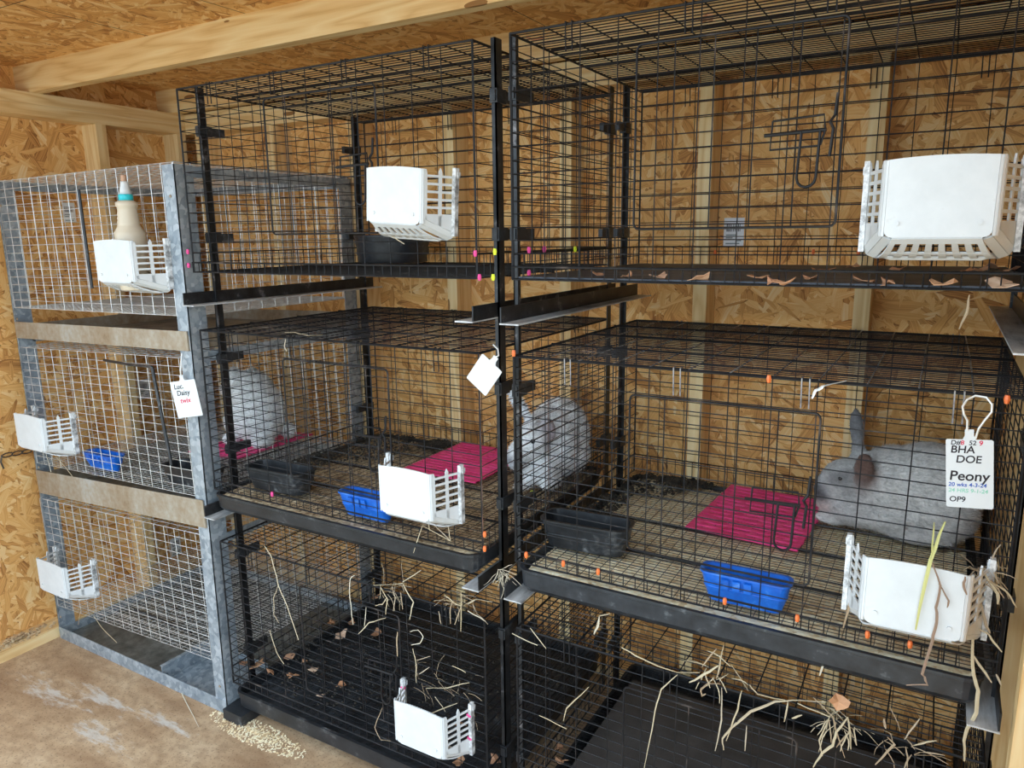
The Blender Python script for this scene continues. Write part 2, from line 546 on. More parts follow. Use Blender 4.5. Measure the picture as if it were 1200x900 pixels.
def black_cage(label, x0, x1, y0, y1, z0, z1, door=None, group='black wire cages', rusty_right=False, worn=False):
    c = thing('wire_cage', label, 'cage', (x0, y0, z0), group)
    L = lambda x, y, z: (x-x0, y-y0, z-z0)
    W, D, H = x1-x0, y1-y0, z1-z0
    r = .00112
    X, Y, Z = (1, 0, 0), (0, 1, 0), (0, 0, 1)
    mb = MB()
    grid(mb, (0, 0, 0), X, Z, W, H, .0775, IN, r)
    o = mb.build('front_panel', 'black_wire', c)
    mb = MB()                                        # turned-up rim of the floor, close-set uprights
    for i in range(int(W/IN)+1):
        mb.tube([(i*IN, -.003, 0), (i*IN, -.003, IN*1.05)], .0011, 5, cap=False)
    mb.tube([(0, -.003, IN), (W, -.003, IN)], .0023, 6)
    mb.tube([(0, -.003, 0), (W, -.003, 0)], .0018, 6)
    for i in range(int(W/IN)+1):
        mb.tube([(i*IN, D+.003, 0), (i*IN, D+.003, IN*2.0)], .0011, 5, cap=False)
    mb.tube([(0, D+.003, IN*2), (W, D+.003, IN*2)], .0019, 6)
    for xx in (-.002, W+.002):
        for i in range(int(D/IN)+1):
            mb.tube([(xx, i*IN, 0), (xx, i*IN, IN*2)], .0011, 5, cap=False)
        mb.tube([(xx, 0, IN*2), (xx, D, IN*2)], .0019, 6)
    mb.build('guard_rim', 'black_wire', c)
    mb = MB()
    grid(mb, (0, D, 0), X, Z, W, H, .0775, IN*1.5, r)
    mb.build('back_panel', 'black_wire', c)
    for k, xx in enumerate((0, W)):
        mb = MB()
        grid(mb, (xx, 0, 0), Y, Z, D, H, .076, IN, r)
        mb.build('side_panel', 'black_wire_rusty' if (rusty_right and k == 1) else 'black_wire', c)
    mb = MB()
    grid(mb, (0, 0, H), X, Y, W, D, 1e9 if False else W, .0185, r)
    for yy in (.16, .33, .50):
        mb.tube([(0, yy*D/.66, H+.003), (W, yy*D/.66, H+.003)], .003, 6)
    o = mb.build('top_panel', 'black_wire', c)
    mb = MB()
    nx = int(round(W/.0775))
    for i in range(1, nx):
        xx = W*i/nx
        mb.tube([(xx, 0, H+.002), (xx+rnd.uniform(-.003, .003), D*.5, H+.001), (xx, D, H+.002)], .0014, 5)
    mb.build('cross_wires', 'worn_wire' if worn else 'black_wire', c)
    mb = MB()
    grid(mb, (0, 0, 0), X, Y, W, D, IN, .0127, .00072, 4, .0003)
    for yy in (.25, .5, .75):
        mb.tube([(0, D*yy, -.004), (W, D*yy, -.004)], .0024, 5)
    mb.build('floor_panel', 'black_wire', c)
    mb = MB()                                        # heavier edge rods
    for a, b in (((0, 0, H), (W, 0, H)), ((0, D, H), (W, D, H)), ((0, 0, H), (0, D, H)), ((W, 0, H), (W, D, H))):
        mb.tube([a, b], .0026, 6)
    for xx in (0, W):
        for yy in (0, D):
            mb.tube([(xx, yy, 0), (xx, yy, H)], .0022, 6)
    mb.build('edge_rods', 'black_wire', c)
    hk = MB().tube([(0, .012, 0), (0, 0, 0), (.0012, 0, -.052)], .0014, 5)
    first = None                                     # pairs of bent-over hook wires joining top and walls
    for yy, sg in ((-.004, 1), (D+.004, -1)):
        k = .12
        while k < W-.04:
            for e in (0, .013):
                if first is None:
                    h_ = first = hk.build('hook_wire', 'worn_wire' if worn else 'black_wire', c)
                else:
                    h_ = first.copy()
                    COL.objects.link(h_)
                    h_.parent = c
                h_.location = (k+e, yy, H+.004)
                h_.scale = (1, sg, 1)
            k += .225
    if door:
        dx0, dx1, dz0, dz1 = door
        d = MB()
        rr = .01
        loop = []
        for cx, cz, a0 in ((dx1-rr, dz1-rr, 0), (dx0+rr, dz1-rr, 90), (dx0+rr, dz0+rr, 180), (dx1-rr, dz0+rr, 270)):
            for k in range(4):
                a = math.radians(a0+30*k)
                loop.append(L(cx+rr*math.cos(a), y0-.007, cz+rr*math.sin(a)))
        d.tube(loop, .0022, 6, closed=True)
        for i in range(1, 5):
            xx = dx0+(dx1-dx0)*i/5
            d.tube([L(xx, y0-.005, dz0), L(xx, y0-.005, dz1)], .0013, 5)
        do = d.build('door', 'black_wire', c)
        lx, lz = dx1-.105, dz1-.147
        h = MB()
        h.tube([L(lx, y0-.011, lz), L(lx+.078, y0-.011, lz+.004), L(lx+.081, y0-.013, lz-.02), L(lx+.075, y0-.012, lz-.042)], .0018, 6)
        h.tube([L(lx, y0-.011, lz), L(lx-.002, y0-.012, lz-.045), L(lx+.072, y0-.012, lz-.043)], .0018, 6)
        h.tube([L(lx-.012, y0-.013, lz-.022), L(lx+.083, y0-.013, lz-.019)], .003, 6)
        pts = [L(lx+.046, y0-.014, lz-.02), L(lx+.043, y0-.016, lz-.085)]
        for k in range(7):
            a = math.pi+math.pi*k/6
            pts.append(L(lx+.0575+.0145*math.cos(a), y0-.016, lz-.092+.0145*math.sin(a)))
        pts.append(L(lx+.074, y0-.014, lz-.02))
        h.tube(pts, .0023, 6)
        h.build('latch_handle', 'black_wire', do)
        h = MB()
        h.tube([L(lx+.096, y0-.01, lz+.035), L(lx+.094, y0-.012, lz+.002), L(lx+.088, y0-.016, lz-.008), L(lx+.093, y0-.013, lz-.018), L(lx+.09, y0-.012, lz-.06)], .0027, 6)
        h.build('latch_spring', 'black_wire', do)
    return c


FY, BY = 1.32, 2.042
MX0, MX1, RX0, RX1 = -1.765, -.852, -.765, .130
ZT = [(1.349, 1.8175), (.731, 1.189), (.112, .568)]
DR = lambda dx, dz: (-.503+dx, -.160+dx, 1.446+dz, 1.762+dz)
cMU = black_cage('empty black wire cage above the cage of the white rabbit with grey ears', MX0, MX1, FY, BY, *ZT[0], door=DR(-.94, 0))
cMM = black_cage('black wire cage holding the white rabbit with grey ears', MX0, MX1, FY, BY, *ZT[1], door=DR(-.94, -.627), rusty_right=True)
cML = black_cage('empty black wire cage at floor level littered with brown leaves', MX0, MX1, FY, BY, *ZT[2], door=DR(-.94, -1.252))
cRU = black_cage('empty black wire cage above the cage of the large grey rabbit', RX0, RX1, FY, BY, *ZT[0], door=DR(0, 0))
cRM = black_cage('black wire cage holding the large grey rabbit', RX0, RX1, FY, BY, *ZT[1], door=DR(0, -.627), worn=True)
cRL = black_cage('empty black wire cage at floor level with a slate grey mat inside', RX0, RX1, FY, BY, *ZT[2], door=DR(0, -1.252))


def clips_at(cage, mat, pts):
    bx, by, bz = cage.location
    for x, y, z in pts:
        clip_ring((x-bx, y-by, z-bz), mat, cage)


zr = ZT[1][0]+IN*.9
clips_at(cRM, 'clip_orange', [(x, FY-.007, zr) for x in (-.735, -.645, -.565, -.305, -.175, -.06, .005)])
clips_at(cRM, 'clip_orange', [tuple(px(u, v, 1, FY-.005)) for u, v in ((1180, 468), (901, 444), (602, 414))])
clips_at(cRU, 'clip_orange', [tuple(px(u, v, 1, BY-.006)) for u, v in ((838, 296), (953, 295), (1006, 296))])
clips_at(cRU, 'clip_yellow', [tuple(px(u, v, 0, RX0+.004)) for u, v in ((674, 292),)])
clips_at(cRU, 'clip_pink', [tuple(px(u, v, 0, RX0+.004)) for u, v in ((620, 293), (638, 292), (620, 320))])
clips_at(cMU, 'clip_yellow', [tuple(px(u, v, 1, FY-.006)) for u, v in ((580, 295), (578, 325))])
clips_at(cMU, 'clip_pink', [tuple(px(u, v, 1, FY-.006)) for u, v in ((562, 325), (557, 297), (220, 295), (221, 311))])
clips_at(cMM, 'clip_orange', [tuple(px(u, v, 1, FY-.006)) for u, v in ((568, 626), (568, 643))])
clips_at(cMM, 'clip_pink', [tuple(px(u, v, 1, FY-.006)) for u, v in ((319, 579),)])
clips_at(cMM, 'clip_yellow', [tuple(px(u, v, 0, MX1)) for u, v in ((623, 578),)])


# ------------------------------------------------------------------ black racks
def black_rack(label, xl, xr):
    c = thing('cage_rack', label, 'rack', (xl, 1.4, 0), 'black angle iron racks')
    L = lambda mb: mb
    for x, sx in ((xl, 1), (xr, -1)):
        for y, sy in ((1.385, 1), (2.018, -1)):
            mb = MB()
            X, Yv = x-xl, y-1.4
            t, w = .003, .026
            ex = X-sx*(.036 if (sx > 0 and xl > -1) else .014)                       # outer flange lies outside the cage side
            mb.box(min(ex, ex+sx*t), max(ex, ex+sx*t), min(Yv, Yv+sy*w), max(Yv, Yv+sy*w), 0, 1.835)
            mb.box(min(ex, ex+sx*.011), max(ex, ex+sx*.011), min(Yv, Yv+sy*t), max(Yv, Yv+sy*t), 0, 1.835)
            lg = mb.build('leg', 'black_steel', c)
            for z in (1.722, 1.44, 1.10, .83, .50, .18):
                k = MB()
                ax = ex-.002 if sx > 0 else ex-.010
                k.box(ax, ax+.012, Yv-.008 if sy > 0 else Yv-.075, Yv+.078 if sy > 0 else Yv+.006, z-.011, z+.011)
                k.box(ax-.003, ax+.015, Yv-.004 if sy > 0 else Yv-.034, Yv+.034 if sy > 0 else Yv+.004, z-.014, z+.014)
                k.build('clip', 'black_plastic', lg)
        for z, y1 in ((1.262, 2.06), (.655, 2.06)):
            ex = x-xl-sx*.011
            w = MB().box(min(ex, ex+sx*.003), max(ex, ex+sx*.003), 1.285-1.4, y1-1.4, z, z+.032).build('rail', 'black_steel', c)
            MB().box(min(ex, ex+sx*.045), max(ex, ex+sx*.045), 1.282-1.4, y1-1.4, z-.003, z).build('flange', 'rail_worn', w)
    return c


black_rack('black angle iron rack next to the galvanized rack', MX0, MX1)
black_rack('black angle iron rack next to the wooden post', RX0, RX1)


# ------------------------------------------------------------------ trays and bedding
def tray(label, x0, x1, y0, y1, z0, z1, mat, r=.03, group=None, lip=.008):
    t = .004
    zo = z0
    mb = MB()
    cx, cy = (x0+x1)/2, (y0+y1)/2
    R = lambda d, z: rrect(x0+d-cx, x1-d-cx, y0+d-cy, y1-d-cy, max(r-d, .004), z)
    H = z1-z0
    mb.rings([R(.016, 0), R(.006, .012), R(.003, H-.008), R(0, H-.006), R(0, H), R(.009, H), R(.011, H-.008), R(.014, .016), R(.03, .006)], cap0=True, cap1=True)
    o = mb.build('cage_tray', mat)
    o.location = (cx, cy, z0)
    return tag(o, label, 'tray', group)


def bedding(name, label, x0, x1, y0, y1, z, mat, amp=.006, n=60, cat='bedding'):
    mb = MB()
    cx, cy = (x0+x1)/2, (y0+y1)/2
    nx = n
    ny = int(n*(y1-y0)/(x1-x0))
    vs = [(x0-cx+(x1-x0)*i/nx, y0-cy+(y1-y0)*j/ny, amp*(rnd.random()-.5)+.5*amp*math.sin(i*.35)*math.sin(j*.4)) for j in range(ny+1) for i in range(nx+1)]
    fs = [(j*(nx+1)+i, j*(nx+1)+i+1, (j+1)*(nx+1)+i+1, (j+1)*(nx+1)+i) for j in range(ny) for i in range(nx)]
    k = len(vs)
    ring = [i for i in range(nx+1)]+[(j+1)*(nx+1)-1 for j in range(1, ny+1)]+[ny*(nx+1)+i for i in range(nx-1, -1, -1)]+[j*(nx+1) for j in range(ny-1, 0, -1)]
    vs += [(vs[i][0], vs[i][1], -.022) for i in ring]
    m_ = len(ring)
    fs += [(ring[(i+1) % m_], ring[i], k+i, k+(i+1) % m_) for i in range(m_)]
    fs.append(tuple(k+i for i in range(m_))[::-1])
    mb.add(vs, fs)
    o = mb.build(name, mat)
    o.location = (cx, cy, z)
    return tag(o, label, cat, None, 'stuff')


TG = 'black plastic droppings trays'
tray('scuffed black plastic tray under the cage of the white rabbit with grey ears', MX0+.012, MX1-.006, 1.296, 2.035, .676, .726, 'black_plastic', .035, TG)
tray('clean black plastic tray under the cage of the large grey rabbit', RX0+.012, RX1-.014, 1.296, 2.035, .672, .726, 'clean_black_plastic', .03, TG)
tray('black plastic tray on the floor under the cage littered with brown leaves', MX0+.012, MX1-.006, 1.306, 2.035, .035, .095, 'black_plastic', .03, TG)
tray('black plastic tray on the floor under the cage with the slate grey mat', RX0+.012, RX1-.014, 1.306, 2.035, .035, .095, 'black_plastic', .03, TG)
bedding('wood_shavings', 'soiled brown wood shavings in the scuffed black tray', MX0+.03, MX1-.024, 1.314, 2.015, .719, 'shavings_soiled')
bedding('wood_shavings', 'pale wood shavings in the clean black tray', RX0+.03, RX1-.032, 1.314, 2.015, .719, 'shavings')
bedding('soil_litter', 'dark droppings and dirt in the tray under the leafy cage', MX0+.03, MX1-.024, 1.33, 2.01, .07, 'wet_dirt', .003)
bedding('soil_litter', 'dark dirt in the tray under the slate grey mat', RX0+.03, RX1-.032, 1.33, 2.01, .066, 'wet_dirt', .003)


def dirt_patch(label, pts, z, n=420):
    mb = MB()
    for k in range(n):
        cx, cy, rx, ry = rnd.choice(pts)
        a, q = rnd.uniform(0, 6.28), math.sqrt(rnd.random())
        x, y = cx+rx*q*math.cos(a), cy+ry*q*math.sin(a)
        s_ = rnd.uniform(.0025, .0065)
        zz = z+rnd.uniform(0, .004)
        mb.add([(x-s_, y, zz), (x, y-s_, zz), (x+s_, y, zz), (x, y+s_, zz), (x, y, zz+s_*.8), (x, y, zz-s_*.6)],
               [(0, 1, 4), (1, 2, 4), (2, 3, 4), (3, 0, 4), (1, 0, 5), (2, 1, 5), (3, 2, 5), (0, 3, 5)])
    o = mb.build('droppings', 'droppings')
    return tag(o, label, 'droppings', None, 'stuff')


dirt_patch('dark droppings heaped on the wire floor behind the black trough by the slate tray', [(-.66, 1.93, .09, .10), (-.59, 1.99, .085, .04), (-.72, 1.75, .04, .14)], .735, 900)
dirt_patch('dark droppings on the wire floor beside the pink mat of the white rabbit', [(-1.62, 1.85, .13, .17), (-1.46, 1.97, .055, .06), (-1.70, 1.62, .06, .15)], .735, 1300)
dirt_patch('dark droppings on the floor wire of the leafy cage', [(-1.15, 1.7, .28, .28), (-1.5, 1.55, .25, .2)], .116, 700)

mt = MB().box(-.702, .098, 1.36, 1.90, .1165, .1235).build('floor_mat', 'slate_mat')
tag(mt, 'slate grey flat mat lying in the lowest black cage', 'mat')


# ------------------------------------------------------------------ galvanized rack
GX0, GX1, GY0, GY1 = -2.703, -1.788, 1.305, 1.985
gr_ = thing('cage_rack', 'galvanized sheet metal rack standing against the left wall', 'rack', (GX0, GY0, 0))
for x, sx in ((GX0, 1), (GX1, -1)):
    for y, sy in ((GY0, 1), (GY1, -1)):
        mb = MB()
        X, Yv = x-GX0, y-GY0
        w = .058
        mb.box(min(X, X+sx*.0025), max(X, X+sx*.0025), min(Yv, Yv+sy*w), max(Yv, Yv+sy*w), .0, 1.632)
        wf = .05 if sx < 0 else .006
        mb.box(min(X, X+sx*wf), max(X, X+sx*wf), min(Yv, Yv+sy*.0025), max(Yv, Yv+sy*.0025), .0, 1.632)
        lg = mb.build('leg', 'galvanized_sheet', gr_)
        if y == GY0:
            for z in (.09, .62, .66, 1.14, 1.18, 1.55):
                s_ = MB()
                s_.lathe([(.0045, 0), (.004, .002), (.002, .003)], 8)
                b = s_.build('bolt', 'galvanized_dirty', lg)
                b.location = (X+sx*.024, Yv-.0005, z)
                b.rotation_euler = (math.radians(90), 0, 0)
W_, D_ = GX1-GX0, GY1-GY0
for z in (1.60, 1.095, .545):
    MB().box(W_-.0025, W_-.0005, .05, D_-.05, z, z+.03).build('side_rail', 'galvanized_sheet', gr_)
    MB().box(.0005, .0025, .05, D_-.05, z, z+.03).build('side_rail', 'galvanized_sheet', gr_)
    MB().box(.0, W_, D_-.003, D_, z, z+.03).build('back_rail', 'galvanized_sheet', gr_)

def galv_cage(label, z0, tilt=0.0):
    W, D, H = .905, .665, .41
    c = thing('wire_cage', label, 'cage', (GX0+.005, GY0+.006, z0), 'galvanized wire cages', (0, -tilt, 0))
    X, Y, Z = (1, 0, 0), (0, 1, 0), (0, 0, 1)
    r = .00105
    mb = MB(); grid(mb, (0, 0, 0), X, Z, W, H, .0508, IN, r); mb.build('front_panel', 'galvanized_wire', c)
    mb = MB(); grid(mb, (0, D, 0), X, Z, W, H, .0508, IN, r); mb.build('back_panel', 'galvanized_wire', c)
    for xx in (0, W):
        mb = MB(); grid(mb, (xx, 0, 0), Y, Z, D, H, .0508, IN, r); mb.build('side_panel', 'galvanized_wire', c)
    mb = MB(); grid(mb, (0, 0, H), X, Y, W, D, .0508, IN, r); mb.build('top_panel', 'galvanized_wire', c)
    mb = MB(); grid(mb, (0, 0, 0), X, Y, W, D, IN, .0127, .0009, 4, .0003); mb.build('floor_panel', 'galvanized_wire', c)
    return c


gc1 = galv_cage('galvanized wire cage on the top tier, with a bottle in its feeder', 1.217, .012)
gc2 = galv_cage('galvanized wire cage on the middle tier, holding an all white rabbit', .672, .03)
gc3 = galv_cage('empty galvanized wire cage on the lowest tier', .128, .045)
# black bars closing the cage doors
d1 = MB().tube([px(92, 222, 1, 1.296), px(100, 280, 1, 1.296), px(108, 338, 1, 1.296)], .0045, 6).build('door_rod', 'black_plastic')
tag(d1, 'straight black rod clipped upright on the top galvanized cage front', 'rod')
d2 = MB().tube([px(122, 422, 1, 1.296), px(150, 427, 1, 1.296), px(178, 430, 1, 1.296)], .0045, 6)
d2.tube([px(178, 430, 1, 1.296), px(188, 480, 1, 1.296), px(201, 545, 1, 1.296)], .005, 6)
tag(d2.build('door_rod', 'black_plastic'), 'bent black rod framing the door of the middle galvanized cage', 'rod')
d3 = MB().tube([px(158, 715, 1, 1.4), px(192, 728, 1, 1.4), px(224, 741, 1, 1.4)], .006, 6).build('door_rod', 'black_plastic')
tag(d3, 'straight black rod lying low inside the lowest galvanized cage', 'rod')


def pan(label, x0, x1, y0, y1, z0, hf, tilt, mats=('galvanized_dirty', 'pan_dirt')):
    c = thing('metal_tray', label, 'tray', (x0, y0, z0), 'galvanized droppings trays', (0, -tilt, 0))
    W, D = x1-x0, y1-y0
    MB().box(0, W, 0, .003, 0, hf).build('front_lip', mats[0], c)
    MB().box(0, W, D-.003, D, 0, hf*.8).build('back_lip', mats[0], c)
    MB().box(0, .003, .003, D-.003, 0, hf*.8).build('side_lip', mats[0], c)
    MB().box(W-.003, W, .003, D-.003, 0, hf*.8).build('side_lip', mats[0], c)
    MB().box(.003, W-.003, .003, D-.003, 0, .004).build('bottom', mats[1], c)
    return c


pan('tan stained galvanized tray below the top cage of the metal rack', GX0+.012, GX1-.006, GY0-.006, GY1-.01, 1.116, .055, .018)
pan('tan stained galvanized tray below the all white rabbit', GX0+.012, GX1-.006, GY0-.006, GY1-.01, .566, .084, .05)
pan('grey galvanized pan on the floor under the metal rack', GX0+.003, GX1-.001, GY0-.002, GY1-.01, .001, .045, .0, ('galvanized_sheet', 'pan_dirt'))
dv = thing('pan_divider', 'bent galvanized strip crossing the floor pan of the metal rack', 'metal strip', (-2.11, 1.31, .006))
MB().box(0, .003, 0, .22, 0, .055).build('web', 'galvanized_sheet', dv)
MB().box(.003, .30, 0.003, .2, 0, .003).build('flange', 'galvanized_sheet', dv)
MB().box(.0, .25, .217, .22, 0, .022).build('fold', 'galvanized_sheet', dv)
MB().box(-.006, .009, .0, .22, .055, .058).build('rolled_edge', 'galvanized_sheet', dv)
bf = MB().box(-1.782, -1.70, 1.285, 1.37, 0, .034).build('rack_foot', 'black_plastic')
tag(bf, 'small black block on the floor between the metal rack and leafy cage', 'block')
ch = thing('chain', 'short rusty chain hanging on the left wall boards', 'chain', tuple(px(8, 533, 0, XL+.006)))
for k in range(3):
    mb = MB()
    mb.tube([(.004, .032*k+.018*math.cos(a), -.002*k+.007*math.sin(a)) for a in [2*math.pi*i/10 for i in range(10)]], .0022, 5, closed=True)
    mb.build('link', 'chain_iron', ch)
MB().tube([(.004, -.018, .004), (.004, -.024, -.02), (.004, -.018, -.045)], .003, 5).build('hook', 'chain_iron', ch)


# ------------------------------------------------------------------ hay feeders
def feeder(label, cx, yb, zb, sc=1.0, yaw=0.0, roll=0.0, dirty=False, extra_pink=False):
    c = thing('hay_feeder', label, 'feeder', (cx, yb, zb), 'white plastic hay feeders', (0, roll, yaw))
    c.scale = (sc, sc, 1.0)
    mat = 'white_plastic'
    hb, hf, d = .100, .0745, .078          # half widths at back / front, depth
    T, ZB, ZF = .142, .0, .028             # top, back bottom, front bottom
    t = .003
    # front plate with arched top and rounded bottom corners, curving back into the corner posts
    pts = []
    n = 10
    hp = hf-.007
    for k in range(n+1):
        x = -hp+2*hp*k/n
        pts.append((x, -d, T-.006+.006*math.cos(x/hp*1.1)))
    for k in range(5):
        a = math.radians(90*k/4)
        pts.append((hp-.010+.010*math.cos(a), -d, ZF+.010-.010*math.sin(a)))
    for k in range(5):
        a = math.radians(90+90*k/4)
        pts.append((-hp+.010+.010*math.cos(a), -d, ZF+.010-.010*math.sin(a)))
    fp = MB().slab(pts, t).build('front_panel', mat, c)
    for s_ in (-1, 1):
        b = MB()
        b.rings([[(s_*(hp-.016)+.0035*math.cos(a), -d-.0015-h, ZF+.02+.0035*math.sin(a)) for a in [2*math.pi*i/8 for i in range(8)]] for h in (0, .003)])
        b.build('stud', mat, fp)
    if dirty is not None:
        for s_ in (-1, 1):
            g = MB()
            P = lambda f, z: Vector((s_*(hf+(hb-hf)*f), -d+.006+(d-.006)*f, z))
            zb_ = lambda f: ZF*(1-f)*1.0+ZB*f+.012
            # rounded corner column
            prev = Vector((s_*hp, -d, 0))
            for k in range(1, 4):
                a = math.radians(30*k)
                nx = Vector((s_*(hp+.007*math.sin(a)), -d+.007*(1-math.cos(a)), 0))
                g.slab([prev+Vector((0, 0, ZF+.002)), nx+Vector((0, 0, ZF+.002)), nx+Vector((0, 0, T-.004)), prev+Vector((0, 0, T-.0035))], t)
                prev = nx
            g.build('corner', mat, c)
            g = MB()
            # slotted side: posts at 0, .5, 1 and six cross bars, solid band at the bottom
            for f, w in ((.04, .07), (.5, .10), (.95, .10)):
                zt = T-.012 if f < .3 else T-.008
                g.slab([P(f-w/2, zb_(f)), P(f+w/2, zb_(f)), P(f+w/2, zt), P(f, zt+.008), P(f-w/2, zt)], t)
            for k in range(6):
                z = .045+.0155*k
                g.slab([P(.0, z), P(1, z), P(1, z+.005), P(.0, z+.005)], t*.9)
            g.slab([P(0, zb_(0)), P(1, zb_(1)), P(1, .046), P(0, .046)], t)
            # band rolling in under the basket
            q0 = [P(0, zb_(0)), P(1, zb_(1))]
            for (dx, dz) in ((.006, -.010), (.018, -.015)):
                q1 = [p+Vector((-s_*dx, 0, dz)) for p in (P(0, zb_(0)), P(1, zb_(1)))]
                g.slab([q0[0], q0[1], q1[1], q1[0]], t)
                q0 = q1
            g.build('side_grille', mat, c)
            b = MB()
            b.box(*(sorted((s_*(hb-.001), s_*(hb+.007)))), -.010, .003, .006, T+.002)
            b.box(*(sorted((s_*(hb-.004), s_*(hb+.009)))), -.004, .006, T-.018, T-.006)
            b.build('back_post', 'dirty_white_plastic', c)
    g = MB()
    zfl = lambda f: (ZF-.001)*(1-f)**2+(ZB-.003)*(1-(1-f)**2)
    hx = lambda f: (hf-.018)*(1-f)+(hb-.018)*f
    F = [0, .15, .35, .6, .8, 1.0]
    for i in range(8):
        k0, k1 = (i*2)/15*2-1, (i*2+1)/15*2-1
        for a, b in zip(F, F[1:]):
            pa, pb = -d+d*a, -d+d*b
            g.slab([(hx(a)*k0, pa, zfl(a)), (hx(b)*k0, pb, zfl(b)), (hx(b)*k1, pb, zfl(b)), (hx(a)*k1, pa, zfl(a))], t)
    for a, b in ((0, .13), (.46, .56), (.8, 1.0)):
        pa, pb = -d+d*a, -d+d*b
        g.slab([(-hx(a), pa, zfl(a)), (-hx(b), pb, zfl(b)), (hx(b), pb, zfl(b)), (hx(a), pa, zfl(a))], t)
    # rolled rim at the back of the floor, turning up to the posts
    g.tube([(-hb, -.003, .04), (-hb+.004, -.003, .018), (-hb+.018, -.003, .003), (-hb+.04, -.003, -.003), (hb-.04, -.003, -.003), (hb-.018, -.003, .003), (hb-.004, -.003, .018), (hb, -.003, .04)], .0042, 6)
    g.build('bottom_grille', mat, c)
    if extra_pink:
        for p in ((-hb, -.008, T-.02), (hb, -.008, T-.03), (hb, -.008, .05)):
            clip_ring(p, 'clip_pink', c, (1, 0, 0))
    return c


CM, CR = -1.004, -.012
feeder('white hay feeder on the black cage above the white rabbit with grey ears', CM, FY-.005, 1.437, roll=.06)
feeder('white hay feeder on the cage of the white rabbit with grey ears', CM, FY-.005, .790)
feeder('white hay feeder low on the leafy cage, held by pink clips', CM+.012, FY-.005, .197, extra_pink=True)
feeder('white hay feeder on the black cage above the large grey rabbit', CR-.004, FY-.005, 1.400)
feeder('white hay feeder with green stems on the cage of the large grey rabbit', CR+.015, FY-.005, .788)
feeder('white hay feeder holding a bottle on the top galvanized cage', -1.955, GY0-.004, 1.296, 1.12)
feeder('white hay feeder on the galvanized cage of the all white rabbit', -2.527, GY0-.004, .744, 1.1)
feeder('white hay feeder on the lowest galvanized cage', -2.522, GY0-.004, .234, 1.1)

# bottle standing in the top feeder
bt = thing('squeeze_bottle', 'cloudy plastic bottle with teal and white cap standing in feeder', 'bottle', (-1.945, 1.263, 1.30))
B = MB().lathe([(.035, 0), (.038, .004), (.038, .10), (.0395, .148), (.038, .158), (.029, .172), (.0275, .180), (.0285, .184), (.0265, .189), (.0275, .194), (.0255, .199), (.0265, .205), (.0245, .212), (.0245, .222), (.028, .226), (.028, .236), (.021, .240), (.018, .242)], 26)
B.build('body', 'bottle_plastic', bt, True)
MB().lathe([(.0185, .240), (.0185, .256), (.017, .258)], 20).build('cap_ring', 'teal_cap', bt, True)
MB().lathe([(.0155, .258), (.013, .270), (.0095, .288), (.009, .292)], 20).build('nozzle', 'white_plastic', bt, True)
MB().lathe([(.0075, .292), (.0075, .306), (.006, .308)], 14).build('tip', 'tan_tip', bt, True)


# ------------------------------------------------------------------ troughs, mats
def trough(label, c, ang, Lx, Ly, H, mat, group, blue=False):
    """oblong dish with rounded ends, walls flaring to the rim"""
    o = thing('food_dish', label, 'dish', c, group, (0, 0, ang))
    mb = MB()
    def ring(d, z):
        return rrect(-Lx/2+d, Lx/2-d, -Ly/2+d, Ly/2-d, max(.004, (.018 if blue else Ly*.30)-d*.3), z, 5)
    mb.rings([ring(.014, 0), ring(.008, H*.35), ring(.004, H*.5), ring(.005, H*.52), ring(.0, H-.005), ring(-.003, H-.004), ring(-.003, H), ring(.004, H), ring(.009, H*.5), ring(.016, .006)])
    mb.build('bowl', mat, o)
    if blue:
        for k in (-1, 0, 1):
            b = MB().slab([(k*.021-.007+.012*-1, -Ly/2-.001, H*.55), (k*.021+.007-.012, -Ly/2-.001, H*.55), (k*.021+.007-.012, -Ly/2-.004, H-.008), (k*.021-.007-.012, -Ly/2-.004, H-.008)], .003)
            b.build('scallop', mat, o)
    return o


DG, BGp = 'black plastic troughs', 'blue plastic troughs'
trough('scuffed black trough on the wire floor of the large grey rabbit', (-.655, 1.455, .7335), .08, .205, .085, .068, 'black_plastic', DG)
trough('scuffed black trough on the wire floor of the white rabbit with grey ears', (-1.585, 1.405, .7335), .05, .21, .085, .066, 'black_plastic', DG)
trough('black trough in the galvanized cage of the all white rabbit', (-1.93, 1.375, .702), .08, .20, .085, .06, 'black_plastic', DG)
trough('bright blue trough on the cage front of the large grey rabbit', (-.278, 1.358, .7335), .02, .165, .05, .064, 'blue_plastic', BGp, True)
trough('bright blue trough half hidden by feeder of white rabbit with grey ears', (-1.222, 1.358, .7335), .0, .165, .05, .064, 'blue_plastic', BGp, True)
trough('bright blue trough in the galvanized cage of the all white rabbit', (-2.36, 1.352, .691), .03, .165, .05, .055, 'blue_plastic', BGp, True)
bw = thing('round_bowl', 'round black ribbed bowl in the empty cage next to galvanized rack', 'bowl', (-1.555, 1.91, 1.3525))
mb = MB().lathe([(.095, 0), (.112, .004), (.110, .02), (.116, .03), (.114, .05), (.119, .062), (.119, .078), (.122, .084), (.122, .09), (.112, .088), (.105, .02), (.02, .014)], 36)
mb.build('bowl', 'clean_black_plastic', bw, True)


